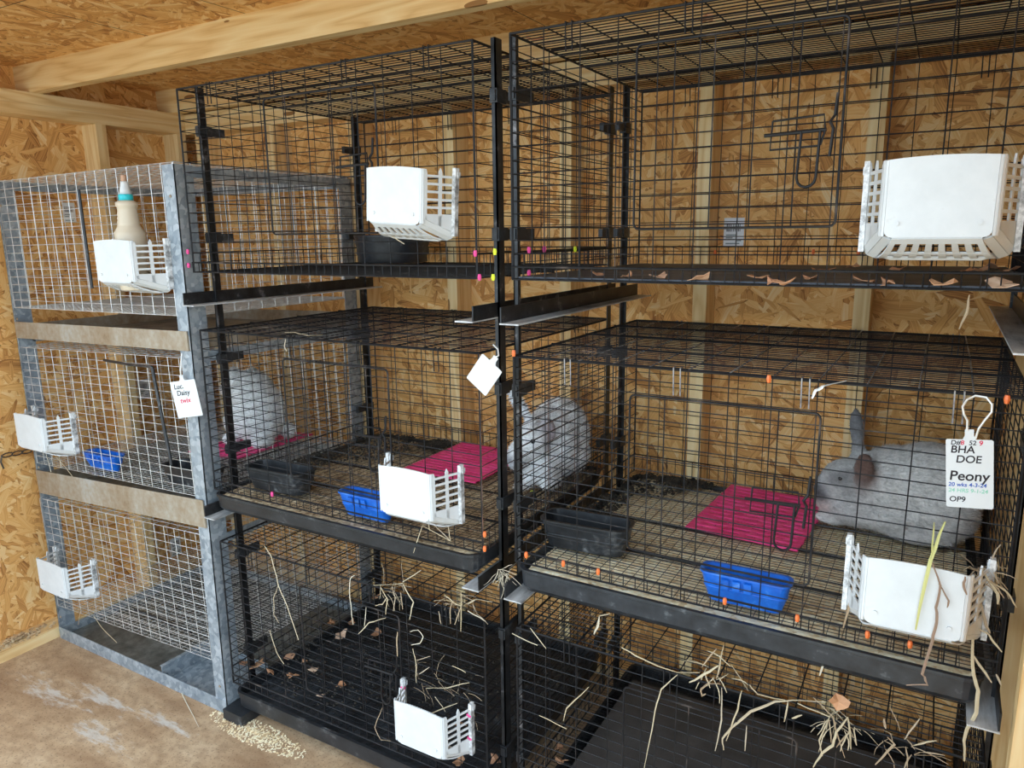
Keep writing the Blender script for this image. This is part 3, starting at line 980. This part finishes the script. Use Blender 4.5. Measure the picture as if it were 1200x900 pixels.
def mat_panel(label, c, ang, Lx, Ly):
    o = thing('resting_mat', label, 'mat', c, 'pink slotted resting mats', (0, 0, ang))
    mb = MB()
    t = .0042
    rows, cols = 13, 4
    fr = .010
    iy = (Ly-2*fr)/rows
    ix = (Lx-2*fr)/cols
    for j in range(rows+1):
        y = -Ly/2+fr+iy*j
        mb.box(-Lx/2, Lx/2, y-iy*.26 if 0 < j else -Ly/2, y+iy*.26 if j < rows else Ly/2, 0, t)
    o2 = mb.build('slats', 'pink_plastic', o)
    mb = MB()
    for j in range(rows):
        y0 = -Ly/2+fr+iy*j
        sh = (ix*.5) if j % 2 else 0
        for i in range(cols+1):
            x = -Lx/2+fr+ix*i+sh*.6
            x = min(max(x, -Lx/2+fr*.5), Lx/2-fr*.5)
            mb.box(x-.007, x+.007, y0+iy*.26, y0+iy*.74, .0005, t-.0005)
    for x in (-Lx/2+.004, Lx/2-.004):
        mb.box(x-.004, x+.004, -Ly/2+.001, Ly/2-.001, .0006, t-.0004)
    mb.build('bridges', 'pink_plastic', o)
    return o


mat_panel('bright pink slotted mat under the nose of the large grey rabbit', (-.350, 1.845, .7335), -.06, .262, .36)
mat_panel('red pink slotted mat beside the white rabbit with grey ears', (-1.255, 1.870, .7335), 0.0, .27, .33)
mat_panel('red pink slotted mat under the all white rabbit', (-2.155, 1.79, .694), 0.0, .25, .36).rotation_euler.y = -.03


# ------------------------------------------------------------------ rabbits (one continuous skin each)
def rabbit(label, loc, blobs, eyes, group=None, voxel=.0058, flow=(1, 0, -.15)):
    bm = bmesh.new()
    for (c, r, e, colr) in blobs:
        M = Matrix.Translation(c) @ Euler([math.radians(a) for a in e]).to_matrix().to_4x4() @ Matrix.Diagonal((*r, 1))
        bmesh.ops.create_icosphere(bm, subdivisions=3, radius=1, matrix=M)
    me = bpy.data.meshes.new('tmp')
    bm.to_mesh(me)
    bm.free()
    ob = bpy.data.objects.new('tmp', me)
    COL.objects.link(ob)
    md = ob.modifiers.new('r', 'REMESH')
    md.mode = 'VOXEL'
    md.voxel_size = voxel
    sm_ = ob.modifiers.new('s', 'SMOOTH')
    sm_.factor = .6
    sm_.iterations = 7
    dg = bpy.context.evaluated_depsgraph_get()
    nm = bpy.data.meshes.new_from_object(ob.evaluated_get(dg))
    bpy.data.objects.remove(ob)
    invs = []
    for (c, r, e, colr) in blobs:
        M = Matrix.Translation(c) @ Euler([math.radians(a) for a in e]).to_matrix().to_4x4() @ Matrix.Diagonal((*r, 1))
        invs.append((M.inverted(), min(r), colr))
    ca = nm.color_attributes.new('coat', 'FLOAT_COLOR', 'POINT')
    for i, v in enumerate(nm.vertices):
        acc, ws = Vector((0, 0, 0)), 0
        for Mi, mr, colr in invs:
            d = ((Mi @ v.co).length-1)*mr
            w = math.exp(-max(d, -.006)/.0045)*(7 if mr < .0135 else 1)
            acc += Vector(colr)*w
            ws += w
        ca.data[i].color = (*(acc/ws), 1)
    for v in nm.vertices:                             # tufted outline
        v.co += v.normal*rnd.uniform(-.0008, .0012)
    nm.materials.clear()
    nm.materials.append(MATS['fur'])
    nm.polygons.foreach_set('use_smooth', [True]*len(nm.polygons))
    nm.name = 'body'
    root = thing('rabbit', label, 'rabbit', loc, group)
    o = bpy.data.objects.new('body', nm)
    COL.objects.link(o)
    o.parent = root
    fm = MB()
    fc = []
    vl = nm.vertices
    for k in range(int(len(vl)*1.6)):
        i = rnd.randrange(len(vl))
        v = vl[i]
        n_ = v.normal
        fl_ = Vector(flow)+Vector((rnd.uniform(-.5, .5), rnd.uniform(-.5, .5), rnd.uniform(-.5, .4)))
        fl_ -= n_*fl_.dot(n_)
        cc = ca.data[i].color
        thin = sum(abs(a-b) for a, b in zip(cc[:3], WH)) > 1.2
        hl = rnd.uniform(.006, .013)*(.45 if thin else 1)
        tip = v.co+(n_*.35+fl_*.8).normalized()*hl
        sd = n_.cross(fl_)
        sd = sd.normalized()*rnd.uniform(.0006, .0013) if sd.length > 1e-5 else Vector((.001, 0, 0))
        b0 = v.co-n_*.001
        fm.add([b0-sd, b0+sd, tip], [(0, 1, 2)])
        q = rnd.uniform(.86, 1.16)
        fc.append((cc[0]*q, cc[1]*q, cc[2]*q, 1))
    fo = fm.build('fur', 'fur', root)
    fa = fo.data.color_attributes.new('coat', 'FLOAT_COLOR', 'POINT')
    for k, cc in enumerate(fc):
        for e in range(3):
            fa.data[3*k+e].color = cc
    fo['kind'] = 'stuff'
    for p, r in eyes:
        e = MB()
        e.lathe([(r*math.sin(math.pi*k/10)+1e-5, -r*math.cos(math.pi*k/10)) for k in range(11)], 12, p)
        e.build('eye', 'eye', root, True)
    return root


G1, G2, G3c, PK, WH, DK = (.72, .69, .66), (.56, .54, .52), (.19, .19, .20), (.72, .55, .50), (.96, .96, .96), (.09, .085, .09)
BR = (.17, .10, .08)
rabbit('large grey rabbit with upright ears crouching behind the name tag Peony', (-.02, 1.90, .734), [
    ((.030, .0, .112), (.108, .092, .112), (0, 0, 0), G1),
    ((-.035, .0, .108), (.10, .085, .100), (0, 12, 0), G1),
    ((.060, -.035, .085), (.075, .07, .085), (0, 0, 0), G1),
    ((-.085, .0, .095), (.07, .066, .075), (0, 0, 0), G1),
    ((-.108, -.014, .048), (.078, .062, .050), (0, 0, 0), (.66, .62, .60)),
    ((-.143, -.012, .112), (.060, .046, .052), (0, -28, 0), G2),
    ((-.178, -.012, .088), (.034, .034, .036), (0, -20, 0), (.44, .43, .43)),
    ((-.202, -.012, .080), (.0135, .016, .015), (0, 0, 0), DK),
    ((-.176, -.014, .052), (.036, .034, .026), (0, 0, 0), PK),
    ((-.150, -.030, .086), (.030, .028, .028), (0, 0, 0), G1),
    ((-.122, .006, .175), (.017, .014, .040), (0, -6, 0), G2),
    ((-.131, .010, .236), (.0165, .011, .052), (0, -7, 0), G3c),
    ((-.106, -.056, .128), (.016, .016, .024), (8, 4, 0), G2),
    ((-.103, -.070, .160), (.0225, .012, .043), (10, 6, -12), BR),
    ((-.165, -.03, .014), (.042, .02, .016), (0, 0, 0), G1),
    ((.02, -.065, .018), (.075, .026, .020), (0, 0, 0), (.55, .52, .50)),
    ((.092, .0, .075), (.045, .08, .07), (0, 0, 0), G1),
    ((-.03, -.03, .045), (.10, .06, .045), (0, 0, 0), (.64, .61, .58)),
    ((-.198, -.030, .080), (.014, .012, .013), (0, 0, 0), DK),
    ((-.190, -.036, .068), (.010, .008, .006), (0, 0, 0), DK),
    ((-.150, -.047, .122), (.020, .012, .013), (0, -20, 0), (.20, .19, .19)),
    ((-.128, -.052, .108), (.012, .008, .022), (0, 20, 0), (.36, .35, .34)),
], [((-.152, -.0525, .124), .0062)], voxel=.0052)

rabbit('white rabbit with grey ears and nose in a corner of its cage', (-.955, 1.88, .734), [
    ((-.002, .035, .110), (.090, .100, .118), (0, 0, 0), WH),
    ((-.002, -.030, .105), (.086, .085, .105), (0, 0, 0), WH),
    ((.0, -.095, .060), (.062, .060, .060), (0, 0, 0), WH),
    ((.03, .03, .06), (.06, .09, .06), (0, 0, 0), WH),
    ((-.004, -.125, .135), (.050, .052, .050), (0, 0, 0), WH),
    ((-.026, -.158, .110), (.033, .034, .032), (0, 0, 0), WH),
    ((-.044, -.178, .095), (.016, .018, .016), (0, 0, 0), (.34, .34, .37)),
    ((-.030, -.172, .078), (.022, .022, .017), (0, 0, 0), (.62, .62, .65)),
    ((-.018, -.105, .185), (.014, .013, .030), (0, -35, 0), WH),
    ((-.055, -.112, .235), (.019, .012, .052), (0, -38, 0), (.74, .75, .78)),
    ((.022, -.108, .182), (.013, .013, .020), (0, 30, 0), (.62, .60, .63)),
    ((.040, -.112, .172), (.022, .013, .036), (20, 158, 10), (.36, .30, .31)),
    ((-.02, -.15, .014), (.022, .04, .016), (0, 0, 0), WH),
    ((.045, -.10, .014), (.022, .05, .018), (0, 0, 0), WH),
], [((.018, -.164, .148), .0075), ((-.05, -.138, .145), .0075)], flow=(.2, 1, -.2))

rabbit('all white rabbit sitting up with its back turned on a pink mat', (-2.125, 1.80, .700), [
    ((.0, .0, .115), (.098, .10, .118), (0, 0, 0), WH),
    ((-.005, -.01, .175), (.078, .082, .095), (0, 0, 0), WH),
    ((-.075, -.02, .215), (.055, .05, .050), (0, 0, 0), WH),
    ((-.112, -.03, .195), (.032, .032, .030), (0, 0, 0), (.80, .72, .70)),
    ((-.04, .02, .245), (.016, .03, .032), (40, 20, 0), WH),
    ((-.055, -.045, .255), (.016, .03, .032), (-30, -10, 0), WH),
    ((-.09, -.02, .075), (.05, .05, .06), (0, 0, 0), WH),
    ((.065, -.045, .022), (.03, .045, .022), (0, 0, -20), WH),
    ((-.08, -.06, .02), (.03, .045, .02), (0, 0, 20), WH),
    ((.06, .08, .035), (.03, .03, .03), (0, 0, 0), WH),
], [((-.095, -.066, .222), .007)], flow=(.3, .1, -1))


# ------------------------------------------------------------------ cage tags with writing, stickers
def text_mesh(s, size, mat, parent, loc, rot, shear=.0, name='writing'):
    cu = bpy.data.curves.new('t', 'FONT')
    cu.body = s
    cu.size = size
    cu.shear = shear
    cu.extrude = .00015
    cu.offset = .00018*size/.012
    ob = bpy.data.objects.new('t', cu)
    COL.objects.link(ob)
    dg = bpy.context.evaluated_depsgraph_get()
    me = bpy.data.meshes.new_from_object(ob.evaluated_get(dg))
    bpy.data.objects.remove(ob)
    bpy.data.curves.remove(cu)
    me.materials.clear()
    me.materials.append(MATS[mat])
    o = bpy.data.objects.new(name, me)
    COL.objects.link(o)
    o.parent = parent
    o.location = loc
    o.rotation_euler = rot
    return o


def cage_tag(label, loc, roll, yaw, W, H, lines, hook, neck=True):
    """card hangs from its neck; local origin at top middle of the card, facing -y"""
    c = thing('name_tag', label, 'tag', loc, None, (0, roll, yaw))
    t = .0016
    pts = [(-W/2+.002, 0, 0), (-.009, 0, 0), (-.006, 0, .006), (-.006, 0, .016), (.006, 0, .016), (.006, 0, .006), (.009, 0, 0), (W/2-.002, 0, 0), (W/2, 0, -.002), (W/2, 0, -H+.002), (W/2-.002, 0, -H), (-W/2+.002, 0, -H), (-W/2, 0, -H+.002), (-W/2, 0, -.002)]
    cd = MB().slab(pts, t).build('card', 'card', c)
    for s, size, mat, x, z in lines:
        text_mesh(s, size, mat, cd, (x, -t/2-.0002, z), (math.radians(90), 0, 0), .12)
    if hook:
        MB().tube(hook, .0017, 6).build('hook_wire', 'hanger_wire', c)
    return c


pt = px(1136, 515, 1, 1.302)
cage_tag('white name tag reading BHA DOE Peony on a wire hook', pt, math.radians(-5.5), 0, .063, .110, [
    ('D#', .010, 'ink_black', -.025, -.0085), ('8', .010, 'ink_red', -.012, -.0085), ('52', .010, 'ink_black', -.001, -.0085), ('9', .011, 'ink_red', .012, -.009),
    ('BHA', .0165, 'ink_black', -.0255, -.0215), ('DOE', .0165, 'ink_black', -.0185, -.037),
    ('Peony', .0215, 'ink_black', -.0275, -.0655), ('20 wks 4-3-24', .0088, 'ink_blue', -.0285, -.0755), ('24 HRS 9-1-24', .0088, 'ink_green', -.0285, -.085), ('OP9', .012, 'ink_black', -.0275, -.1005)],
    [(.008, -.001, .002), (.012, -.003, .018), (.020, -.004, .032), (.0285, -.005, .045), (.029, -.004, .056), (.022, .0, .066), (.008, .004, .068), (-.003, .002, .062), (-.009, -.002, .052), (-.007, -.003, .040), (-.0025, -.002, .030), (-.003, -.001, .014)])
pt = px(577, 425, 1, 1.302)
cage_tag('blank white tag hanging askew on the post between black racks', pt, math.radians(37), 0, .060, .070, [],
         [(-.002, .0, .013), (.004, -.003, .024), (-.008, .004, .03), (-.024, .008, .028)])
pt = px(213.5, 446, 1, 1.292)
cage_tag('white name tag with black and red handwriting on the galvanized rack', pt, math.radians(-9), math.radians(14), .085, .105, [
    ('Luc.', .020, 'ink_black', -.033, -.022), ('Daisy', .020, 'ink_black', -.028, -.041), ('twix', .020, 'ink_red', -.022, -.063)],
    [(.0, -.001, .012), (.006, -.003, .03), (.012, .0, .055), (.014, .006, .075)])


def sticker(label, c, axis, w, h):
    o = thing('label_sticker', label, 'sticker', c)
    if axis == 'x':
        o.rotation_euler = (0, 0, math.radians(90))
    b = MB().box(-w/2, w/2, -.0008, 0, -h/2, h/2).build('paper', 'sticker_white', o)
    m_ = MB()
    for k in range(9):
        xx = -w*.36+w*.72*k/9
        m_.box(xx, xx+w*rnd.uniform(.02, .05), -.0012, -.0008, h*.02, h*.30)
    m_.build('barcode', 'ink_black', o)
    m_ = MB()
    for k, (a, b_) in enumerate(((-.38, .1), (-.38, -.05), (.1, .38), (-.38, .3))):
        z = -h*(.10+.1*k)
        m_.box(w*min(a, b_), w*max(a, b_), -.0012, -.0008, z-h*.025, z+h*.02)
    m_.build('print', 'ink_grey', o)
    return o


sticker('white barcode sticker on the back wall boards above the pink mat', tuple(px(860, 272, 1, YB-.0005)), 'y', .056, .078)
sticker('small printed sticker high on the left wall boards', tuple(px(81, 249, 0, XL+.0012)), 'x', .045, .07)
sticker('small printed sticker midway up the left wall boards', tuple(px(168, 456, 0, XL+.0012)), 'x', .05, .08)
sticker('small printed sticker low on the left wall boards', tuple(px(206, 640, 0, XL+.0012)), 'x', .05, .08)


# ------------------------------------------------------------------ straw and leaves
def strand(label, pts, plane, w=.0035, mat='straw', group=None):
    P = []
    for i, q in enumerate(pts):
        if len(q) == 3:
            u, v, off = q
        else:
            u, v = q
            off = 0
        p = px(u, v, plane[0], plane[1]+off)
        P.append(p)
    Q = []
    for a, b in zip(P, P[1:]):
        for k in range(3):
            e = a.lerp(b, k/3)
            Q.append(e+Vector((rnd.uniform(-.0008, .0008), rnd.uniform(-.001, .001) if plane[0] == 1 else 0, rnd.uniform(-.0008, .0008) if plane[0] == 1 else rnd.uniform(0, .0015))))
    Q.append(P[-1])
    o0 = Q[0]
    mb = MB().ribbon([q-o0 for q in Q], w, (.9, -.3, .3) if plane[0] == 1 else (.7, .7, 0))
    o = mb.build('straw', mat)
    o.location = o0
    ln = sum((b-a).length for a, b in zip(P, P[1:]))
    if group:
        w1 = 'long' if ln > .075 else ('short' if ln < .035 else 'middling')
        w2 = 'straight' if len(P) == 2 else ('bent' if len(P) == 3 else 'crooked')
        label = '%s %s %s' % (w1, w2, label)
    return tag(o, label, 'straw', group)


FP = (1, 1.311)
LG = 'dry straw stalks caught on the front of the leafy cage'
for p, w in (([(310, 640), (318, 652), (326, 686), (336, 710), (350, 750)], .006), ([(326, 686), (321, 700), (321, 720), (327, 730)], .0035),
             ([(316, 738), (324, 764), (333, 778)], .004), ([(416, 674), (410, 678), (410, 700), (414, 732)], .004), ([(420, 743), (432, 730), (452, 724)], .004),
             ([(466, 740), (465, 752), (466, 780)], .006), ([(429, 712), (427, 734)], .003), ([(438, 686), (472, 684), (484, 706), (480, 726)], .005),
             ([(446, 688), (454, 702), (452, 720)], .0045), ([(460, 688), (463, 700), (461, 716)], .004), ([(470, 694), (472, 714)], .004),
             ([(508, 704), (524, 703), (540, 710)], .006), ([(521, 698), (536, 709)], .006), ([(546, 708), (558, 702), (577, 705)], .0055),
             ([(540, 692), (540, 740)], .004), ([(548, 716), (569, 728)], .005), ([(540, 712), (533, 732)], .004), ([(514, 716), (517, 731)], .004),
             ([(500, 806), (524, 806), (550, 800)], .0035), ([(491, 790), (503, 782)], .003), ([(448, 829), (439, 852), (446, 867), (458, 868)], .004),
             ([(488, 774), (504, 769)], .003), ([(484, 760), (487, 775), (488, 800)], .003), ([(481, 740), (490, 738), (496, 746), (492, 754), (482, 756)], .0035),
             ([(530, 780), (546, 788)], .003), ([(500, 838), (536, 824)], .0035), ([(510, 816), (522, 834)], .003), ([(454, 700), (448, 708), (440, 710)], .004),
             ([(530, 704), (527, 716), (528, 731)], .004), ([(494, 668), (472, 682)], .003)):
    strand('dry straw stalk caught on the front of the leafy cage', p, FP, w, 'straw', LG)
RG = 'dry straw stalks caught on the cage with the slate mat'
for p, w in (([(728, 758), (744, 768), (770, 780), (794, 788), (820, 788)], .0065), ([(794, 790), (775, 808), (768, 832), (755, 900)], .0032),
             ([(808, 800), (826, 790), (842, 780)], .005), ([(822, 781), (840, 760)], .0035), ([(848, 756), (840, 794)], .003),
             ([(844, 802), (830, 801), (821, 808), (822, 816), (827, 813)], .004), ([(846, 806), (845, 844), (838, 880)], .0035), ([(869, 809), (864, 832), (851, 868)], .0035),
             ([(968, 823), (930, 821), (908, 822), (880, 834), (858, 852), (846, 866), (848, 879)], .005), ([(878, 802), (888, 814), (920, 820)], .0035),
             ([(924, 820), (919, 846)], .0035), ([(928, 842), (940, 838)], .004), ([(953, 817), (976, 840), (980, 858), (990, 888)], .0035),
             ([(972, 840), (960, 868), (964, 886)], .003), ([(972, 842), (974, 870)], .003), ([(994, 840), (980, 858), (976, 874), (964, 882), (953, 899)], .005),
             ([(994, 840), (997, 878)], .004), ([(992, 860), (980, 876)], .003), ([(934, 824), (972, 840)], .003), ([(875, 850), (873, 880)], .003),
             ([(1026, 897), (1048, 872), (1040, 864)], .004), ([(1070, 873), (1098, 868)], .0035), ([(1060, 867), (1078, 842)], .003), ([(1036, 842), (1038, 854)], .005),
             ([(702, 723), (701, 733), (696, 743)], .006), ([(701, 722), (715, 719)], .004), ([(621, 736), (640, 760)], .003), ([(600, 742), (630, 756)], .003),
             ([(660, 845), (664, 830), (690, 805)], .003), ([(632, 838), (664, 854)], .004), ([(960, 792), (966, 776)], .004), ([(826, 790), (832, 806)], .004)):
    strand('dry straw stalk caught on the front of the cage with the slate mat', p, FP, w, 'straw', RG)
HG = 'straw hanging from the feeder of the large grey rabbit'
for p, w in (([(1144, 680), (1139, 760), (1141, 790), (1146, 810), (1144, 836), (1134, 854), (1130, 868), (1130, 892)], .006), ([(1139, 766), (1162, 800)], .005),
             ([(1156, 740), (1164, 752), (1174, 764)], .004), ([(1152, 670), (1169, 696), (1169, 708)], .005), ([(1156, 678), (1180, 694), (1191, 712)], .0035),
             ([(1152, 680), (1146, 712), (1142, 740)], .006), ([(1148, 700), (1154, 730), (1160, 742)], .005), ([(1003, 666), (998, 700), (988, 736)], .005),
             ([(1144, 735), (1160, 744)], .004), ([(1150, 672), (1136, 664), (1128, 668)], .003), ([(1168, 790), (1173, 803)], .004)):
    strand('dry straw hanging from the feeder of the large grey rabbit', p, (1, 1.296), w, 'straw', HG)
strand('long yellow green stem sticking out of the large grey rabbit feeder', [(1107, 612, .03), (1090, 656, -.002), (1073, 738, -.002)], (1, 1.228), .0058, 'green_straw')
strand('short yellow green stem crossing behind the long one in the feeder', [(1094, 612, .03), (1092, 656, -.002)], (1, 1.229), .003, 'green_straw')
strand('brown crinkled stem drooping over the front of the large grey rabbit feeder', [(1092, 658), (1102, 686), (1097, 712), (1098, 730), (1092, 752), (1081, 790), (1087, 802), (1062, 803)], (1, 1.226), .0045, 'brown_straw')
strand('thin forked stem on the front of the large grey rabbit feeder', [(1100, 684), (1112, 704), (1110, 712)], (1, 1.227), .003, 'brown_straw')
strand('short brown stem at the rim of the large grey rabbit feeder', [(1131, 676), (1129, 688), (1133, 697)], (1, 1.227), .004, 'brown_straw')
for p in ([(484, 648), (495, 616)], [(495, 616), (528, 634)], [(508, 615), (528, 634)], [(524, 614), (528, 634)], [(502, 612), (504, 622)]):
    strand('thin straw poking out below the feeder of the white rabbit', p, (1, 1.30), .003, 'straw', 'straws below the feeder of the white rabbit')
strand('kinked straw hanging below the feeder over the round bowl', [(440, 255), (450, 271), (474, 286)], (1, 1.29), .004)
strand('pale straw lying on the roof of the white rabbit cage', [(334, 390), (346, 390), (362, 394), (378, 392)], (2, 1.196), .004)
strand('short straw hanging from the roof edge of the white rabbit cage', [(335, 397), (333, 406), (336, 412)], (1, 1.312), .004)
for p in ([(52, 524), (60, 553)], [(60, 528), (85, 558)], [(66, 524), (72, 546)]):
    strand('thin straw hanging below the feeder of the all white rabbit', p, (1, 1.285), .003, 'straw', 'straws below the feeder of the all white rabbit')
for p in ([(110, 722), (120, 736), (137, 753)], [(95, 712), (92, 732)]):
    strand('straw hanging into the floor pan of the metal rack', p, (1, 1.297), .004, 'straw', 'straws over the floor pan')
strand('thin straw lying on the plywood floor before the floor pan', [(207, 790), (213, 813), (233, 852)], (2, .002), .003)
strand('white plastic tie on the roof edge of the large grey rabbit cage', [(951, 467), (956, 458), (966, 452), (992, 446)], (1, 1.313), .006, 'hanger_wire')['category'] = 'tie'
strand('straw hanging between black cages beside the silver rail', [(1136, 346), (1133, 366), (1124, 386)], (1, 1.318), .004)


def leaf(label, u, v, plane, size, group):
    p = px(u, v, *plane)
    mb = MB()
    n = 9
    vs = [(0, 0, .002)]
    for k in range(n):
        a = 2*math.pi*k/n
        r = size*(.62+.38*rnd.random())*(1.0 if k % 2 else .72)
        vs.append((r*math.cos(a)*1.25, r*math.sin(a)*.85, size*.45*abs(math.cos(a))**2*rnd.uniform(.2, 1.3)))
    fs = [(0, 1+k, 1+(k+1) % n) for k in range(n)]
    m_ = len(vs)
    vs += [(x, y, z-.0012) for x, y, z in vs]
    fs += [(m_, m_+1+(k+1) % n, m_+1+k) for k in range(n)]
    fs += [(1+k, m_+1+k, m_+1+(k+1) % n, 1+(k+1) % n) for k in range(n)]
    mb.add(vs, fs)
    o = mb.build('dry_leaf', 'dry_leaf')
    o.location = p
    o.rotation_euler = (rnd.uniform(-.3, .3), rnd.uniform(-.3, .3), rnd.uniform(0, 6.28))
    if group:
        label = ('large ' if size > .0215 else ('tiny ' if size < .0155 else 'small '))+label
    return tag(o, label, 'leaf', group)


ln_ = MB().box(RX0+.012, RX1-.012, FY+.003, BY-.03, 1.3515, 1.3545).build('floor_liner', 'liner')
tag(ln_, 'thin glossy dark liner with leaves on the cage floor above the large grey rabbit', 'liner')
FZ = (2, 1.356)
for u, v, s_ in ((700, 323, .018), (735, 325, .014), (772, 326, .018), (820, 329, .02), (888, 327, .017), (905, 333, .013), (921, 333, .015), (950, 328, .015), (956, 318, .011), (972, 318, .012), (1000, 314, .016), (1011, 331, .02), (1040, 333, .014), (1054, 317, .014), (1105, 335, .02), (1132, 319, .014), (1160, 316, .024), (1175, 336, .02), (1150, 318, .018), (1185, 318, .016)):
    leaf('curled dry brown leaf on the floor of the cage above the large grey rabbit', u, v-1.2, FZ, s_*1.2, 'dry leaves in the upper black cage')
for u, v, s_ in ((288, 777, .028), (301, 779, .03), (341, 770, .026), (342, 793, .024), (367, 785, .016), (388, 730, .02), (400, 744, .028), (411, 730, .018), (441, 742, .026), (400, 803, .02), (377, 815, .018), (540, 850, .02), (538, 893, .022), (470, 846, .018), (356, 776, .016), (317, 788, .018), (440, 700, .02), (580, 890, .02)):
    leaf('curled dry brown leaf on the wire floor of the leafy cage', u, v, (2, .118), s_, 'dry leaves in the leafy cage')
leaf('reddish dry leaf lying on the roof corner of the upper black cage', 626, 47, (2, 1.824), .022, None)
leaf('pale pink dry leaf on the roof of the upper black cage', 828, 24, (2, 1.824), .02, None)
leaf('small whitish leaf scrap on the roof of the upper black cage', 714, 49, (2, 1.824), .016, None)
for u, v in ((655, 877), (658, 893)):
    leaf('pinkish dry leaf on the floor by the slate grey mat', u, v, (2, .12), .02, 'dry leaves by the slate mat')
o = leaf('curled reddish leaf stuck in straw on the cage with the slate mat', 982, 822, (1, 1.312), .022, None)
o.rotation_euler = (1.3, .4, .3)


def scatter(label, c, rx, ry, h, n, name='wood_shavings', size=.006):
    mb = MB()
    for k in range(n):
        a, q = rnd.uniform(0, 6.28), rnd.random()**.9*1.25
        x, y = rx*q*math.cos(a), ry*q*math.sin(a)
        z = rnd.uniform(0, h)*max(0, 1-q)+.0008
        s_ = size*rnd.uniform(.4, 1.2)
        b = rnd.uniform(0, 3.14)
        dx, dy = math.cos(b)*s_, math.sin(b)*s_
        ex, ey = -math.sin(b)*s_*.5, math.cos(b)*s_*.5
        mb.slab([(x-dx-ex, y-dy-ey, z), (x+dx-ex, y+dy-ey, z+s_*.3), (x+dx+ex, y+dy+ey, z+s_*.35), (x-dx+ex, y-dy+ey, z+s_*.05)], .0008)
    o = mb.build(name, 'shavings' if name == 'wood_shavings' else 'shavings_soiled')
    o.location = c
    return tag(o, label, 'shavings', None, 'stuff')


scatter('pale spill of wood shavings on the plywood before the leafy cage', (-1.64, 1.285, 0), .16, .035, .006, 900, size=.0032)
scatter('pale wood shavings heaped on the black rail between racks', tuple(px(690, 353, 2, 1.2625)), .02, .06, .022, 170, size=.007)
scatter('dusty wood crumbs along the bottom board of the left wall', (-2.755, 1.18, .039), .03, .12, .012, 260, 'crumbs', .006)


def tuft(label, u, v, y, R, n, droop=.05):
    """wispy straw too fine to count, hooked over the wires"""
    c = px(u, v, 1, y)
    mb = MB()
    for k in range(n):
        p = Vector((rnd.uniform(-R, R), rnd.uniform(-.012, .012), rnd.uniform(-R*.5, R*.5)))
        d = Vector((rnd.uniform(-1, 1), rnd.uniform(-.2, .2), rnd.uniform(-1.2, .5))).normalized()
        L_ = rnd.uniform(.02, .06)
        pts = [p]
        for i in range(4):
            d = (d+Vector((rnd.uniform(-.35, .35), 0, -droop*6*rnd.random()))).normalized()
            pts.append(pts[-1]+d*L_/4)
        mb.ribbon(pts, rnd.uniform(.0012, .003), (.8, -.3, .5), .0006)
    o = mb.build('straw_wisps', 'straw')
    o.location = c
    return tag(o, label, 'straw', None, 'stuff')


tuft('wispy straw hooked over the leafy cage by the blue trough side', 458, 690, 1.318, .035, 16)
tuft('wispy straw hooked over the leafy cage next to the post', 543, 705, 1.318, .04, 20)
tuft('wispy straw hooked on the slate mat cage below the green stems', 985, 845, 1.318, .03, 26)
tuft('wispy dark straw on the slate mat cage near the wooden post', 1052, 868, 1.318, .03, 14)
tuft('wispy straw bunched at the outer end of the large grey rabbit feeder', 1152, 672, 1.30, .015, 26)
tuft('wispy straw under the blank tag where the trays meet', 590, 670, 1.315, .015, 16)
tuft('wispy straw strewn across the leafy cage front behind its feeder', 520, 800, 1.325, .09, 22)
tuft('wispy straw on the slate mat cage under the clean black tray', 840, 785, 1.32, .035, 12)
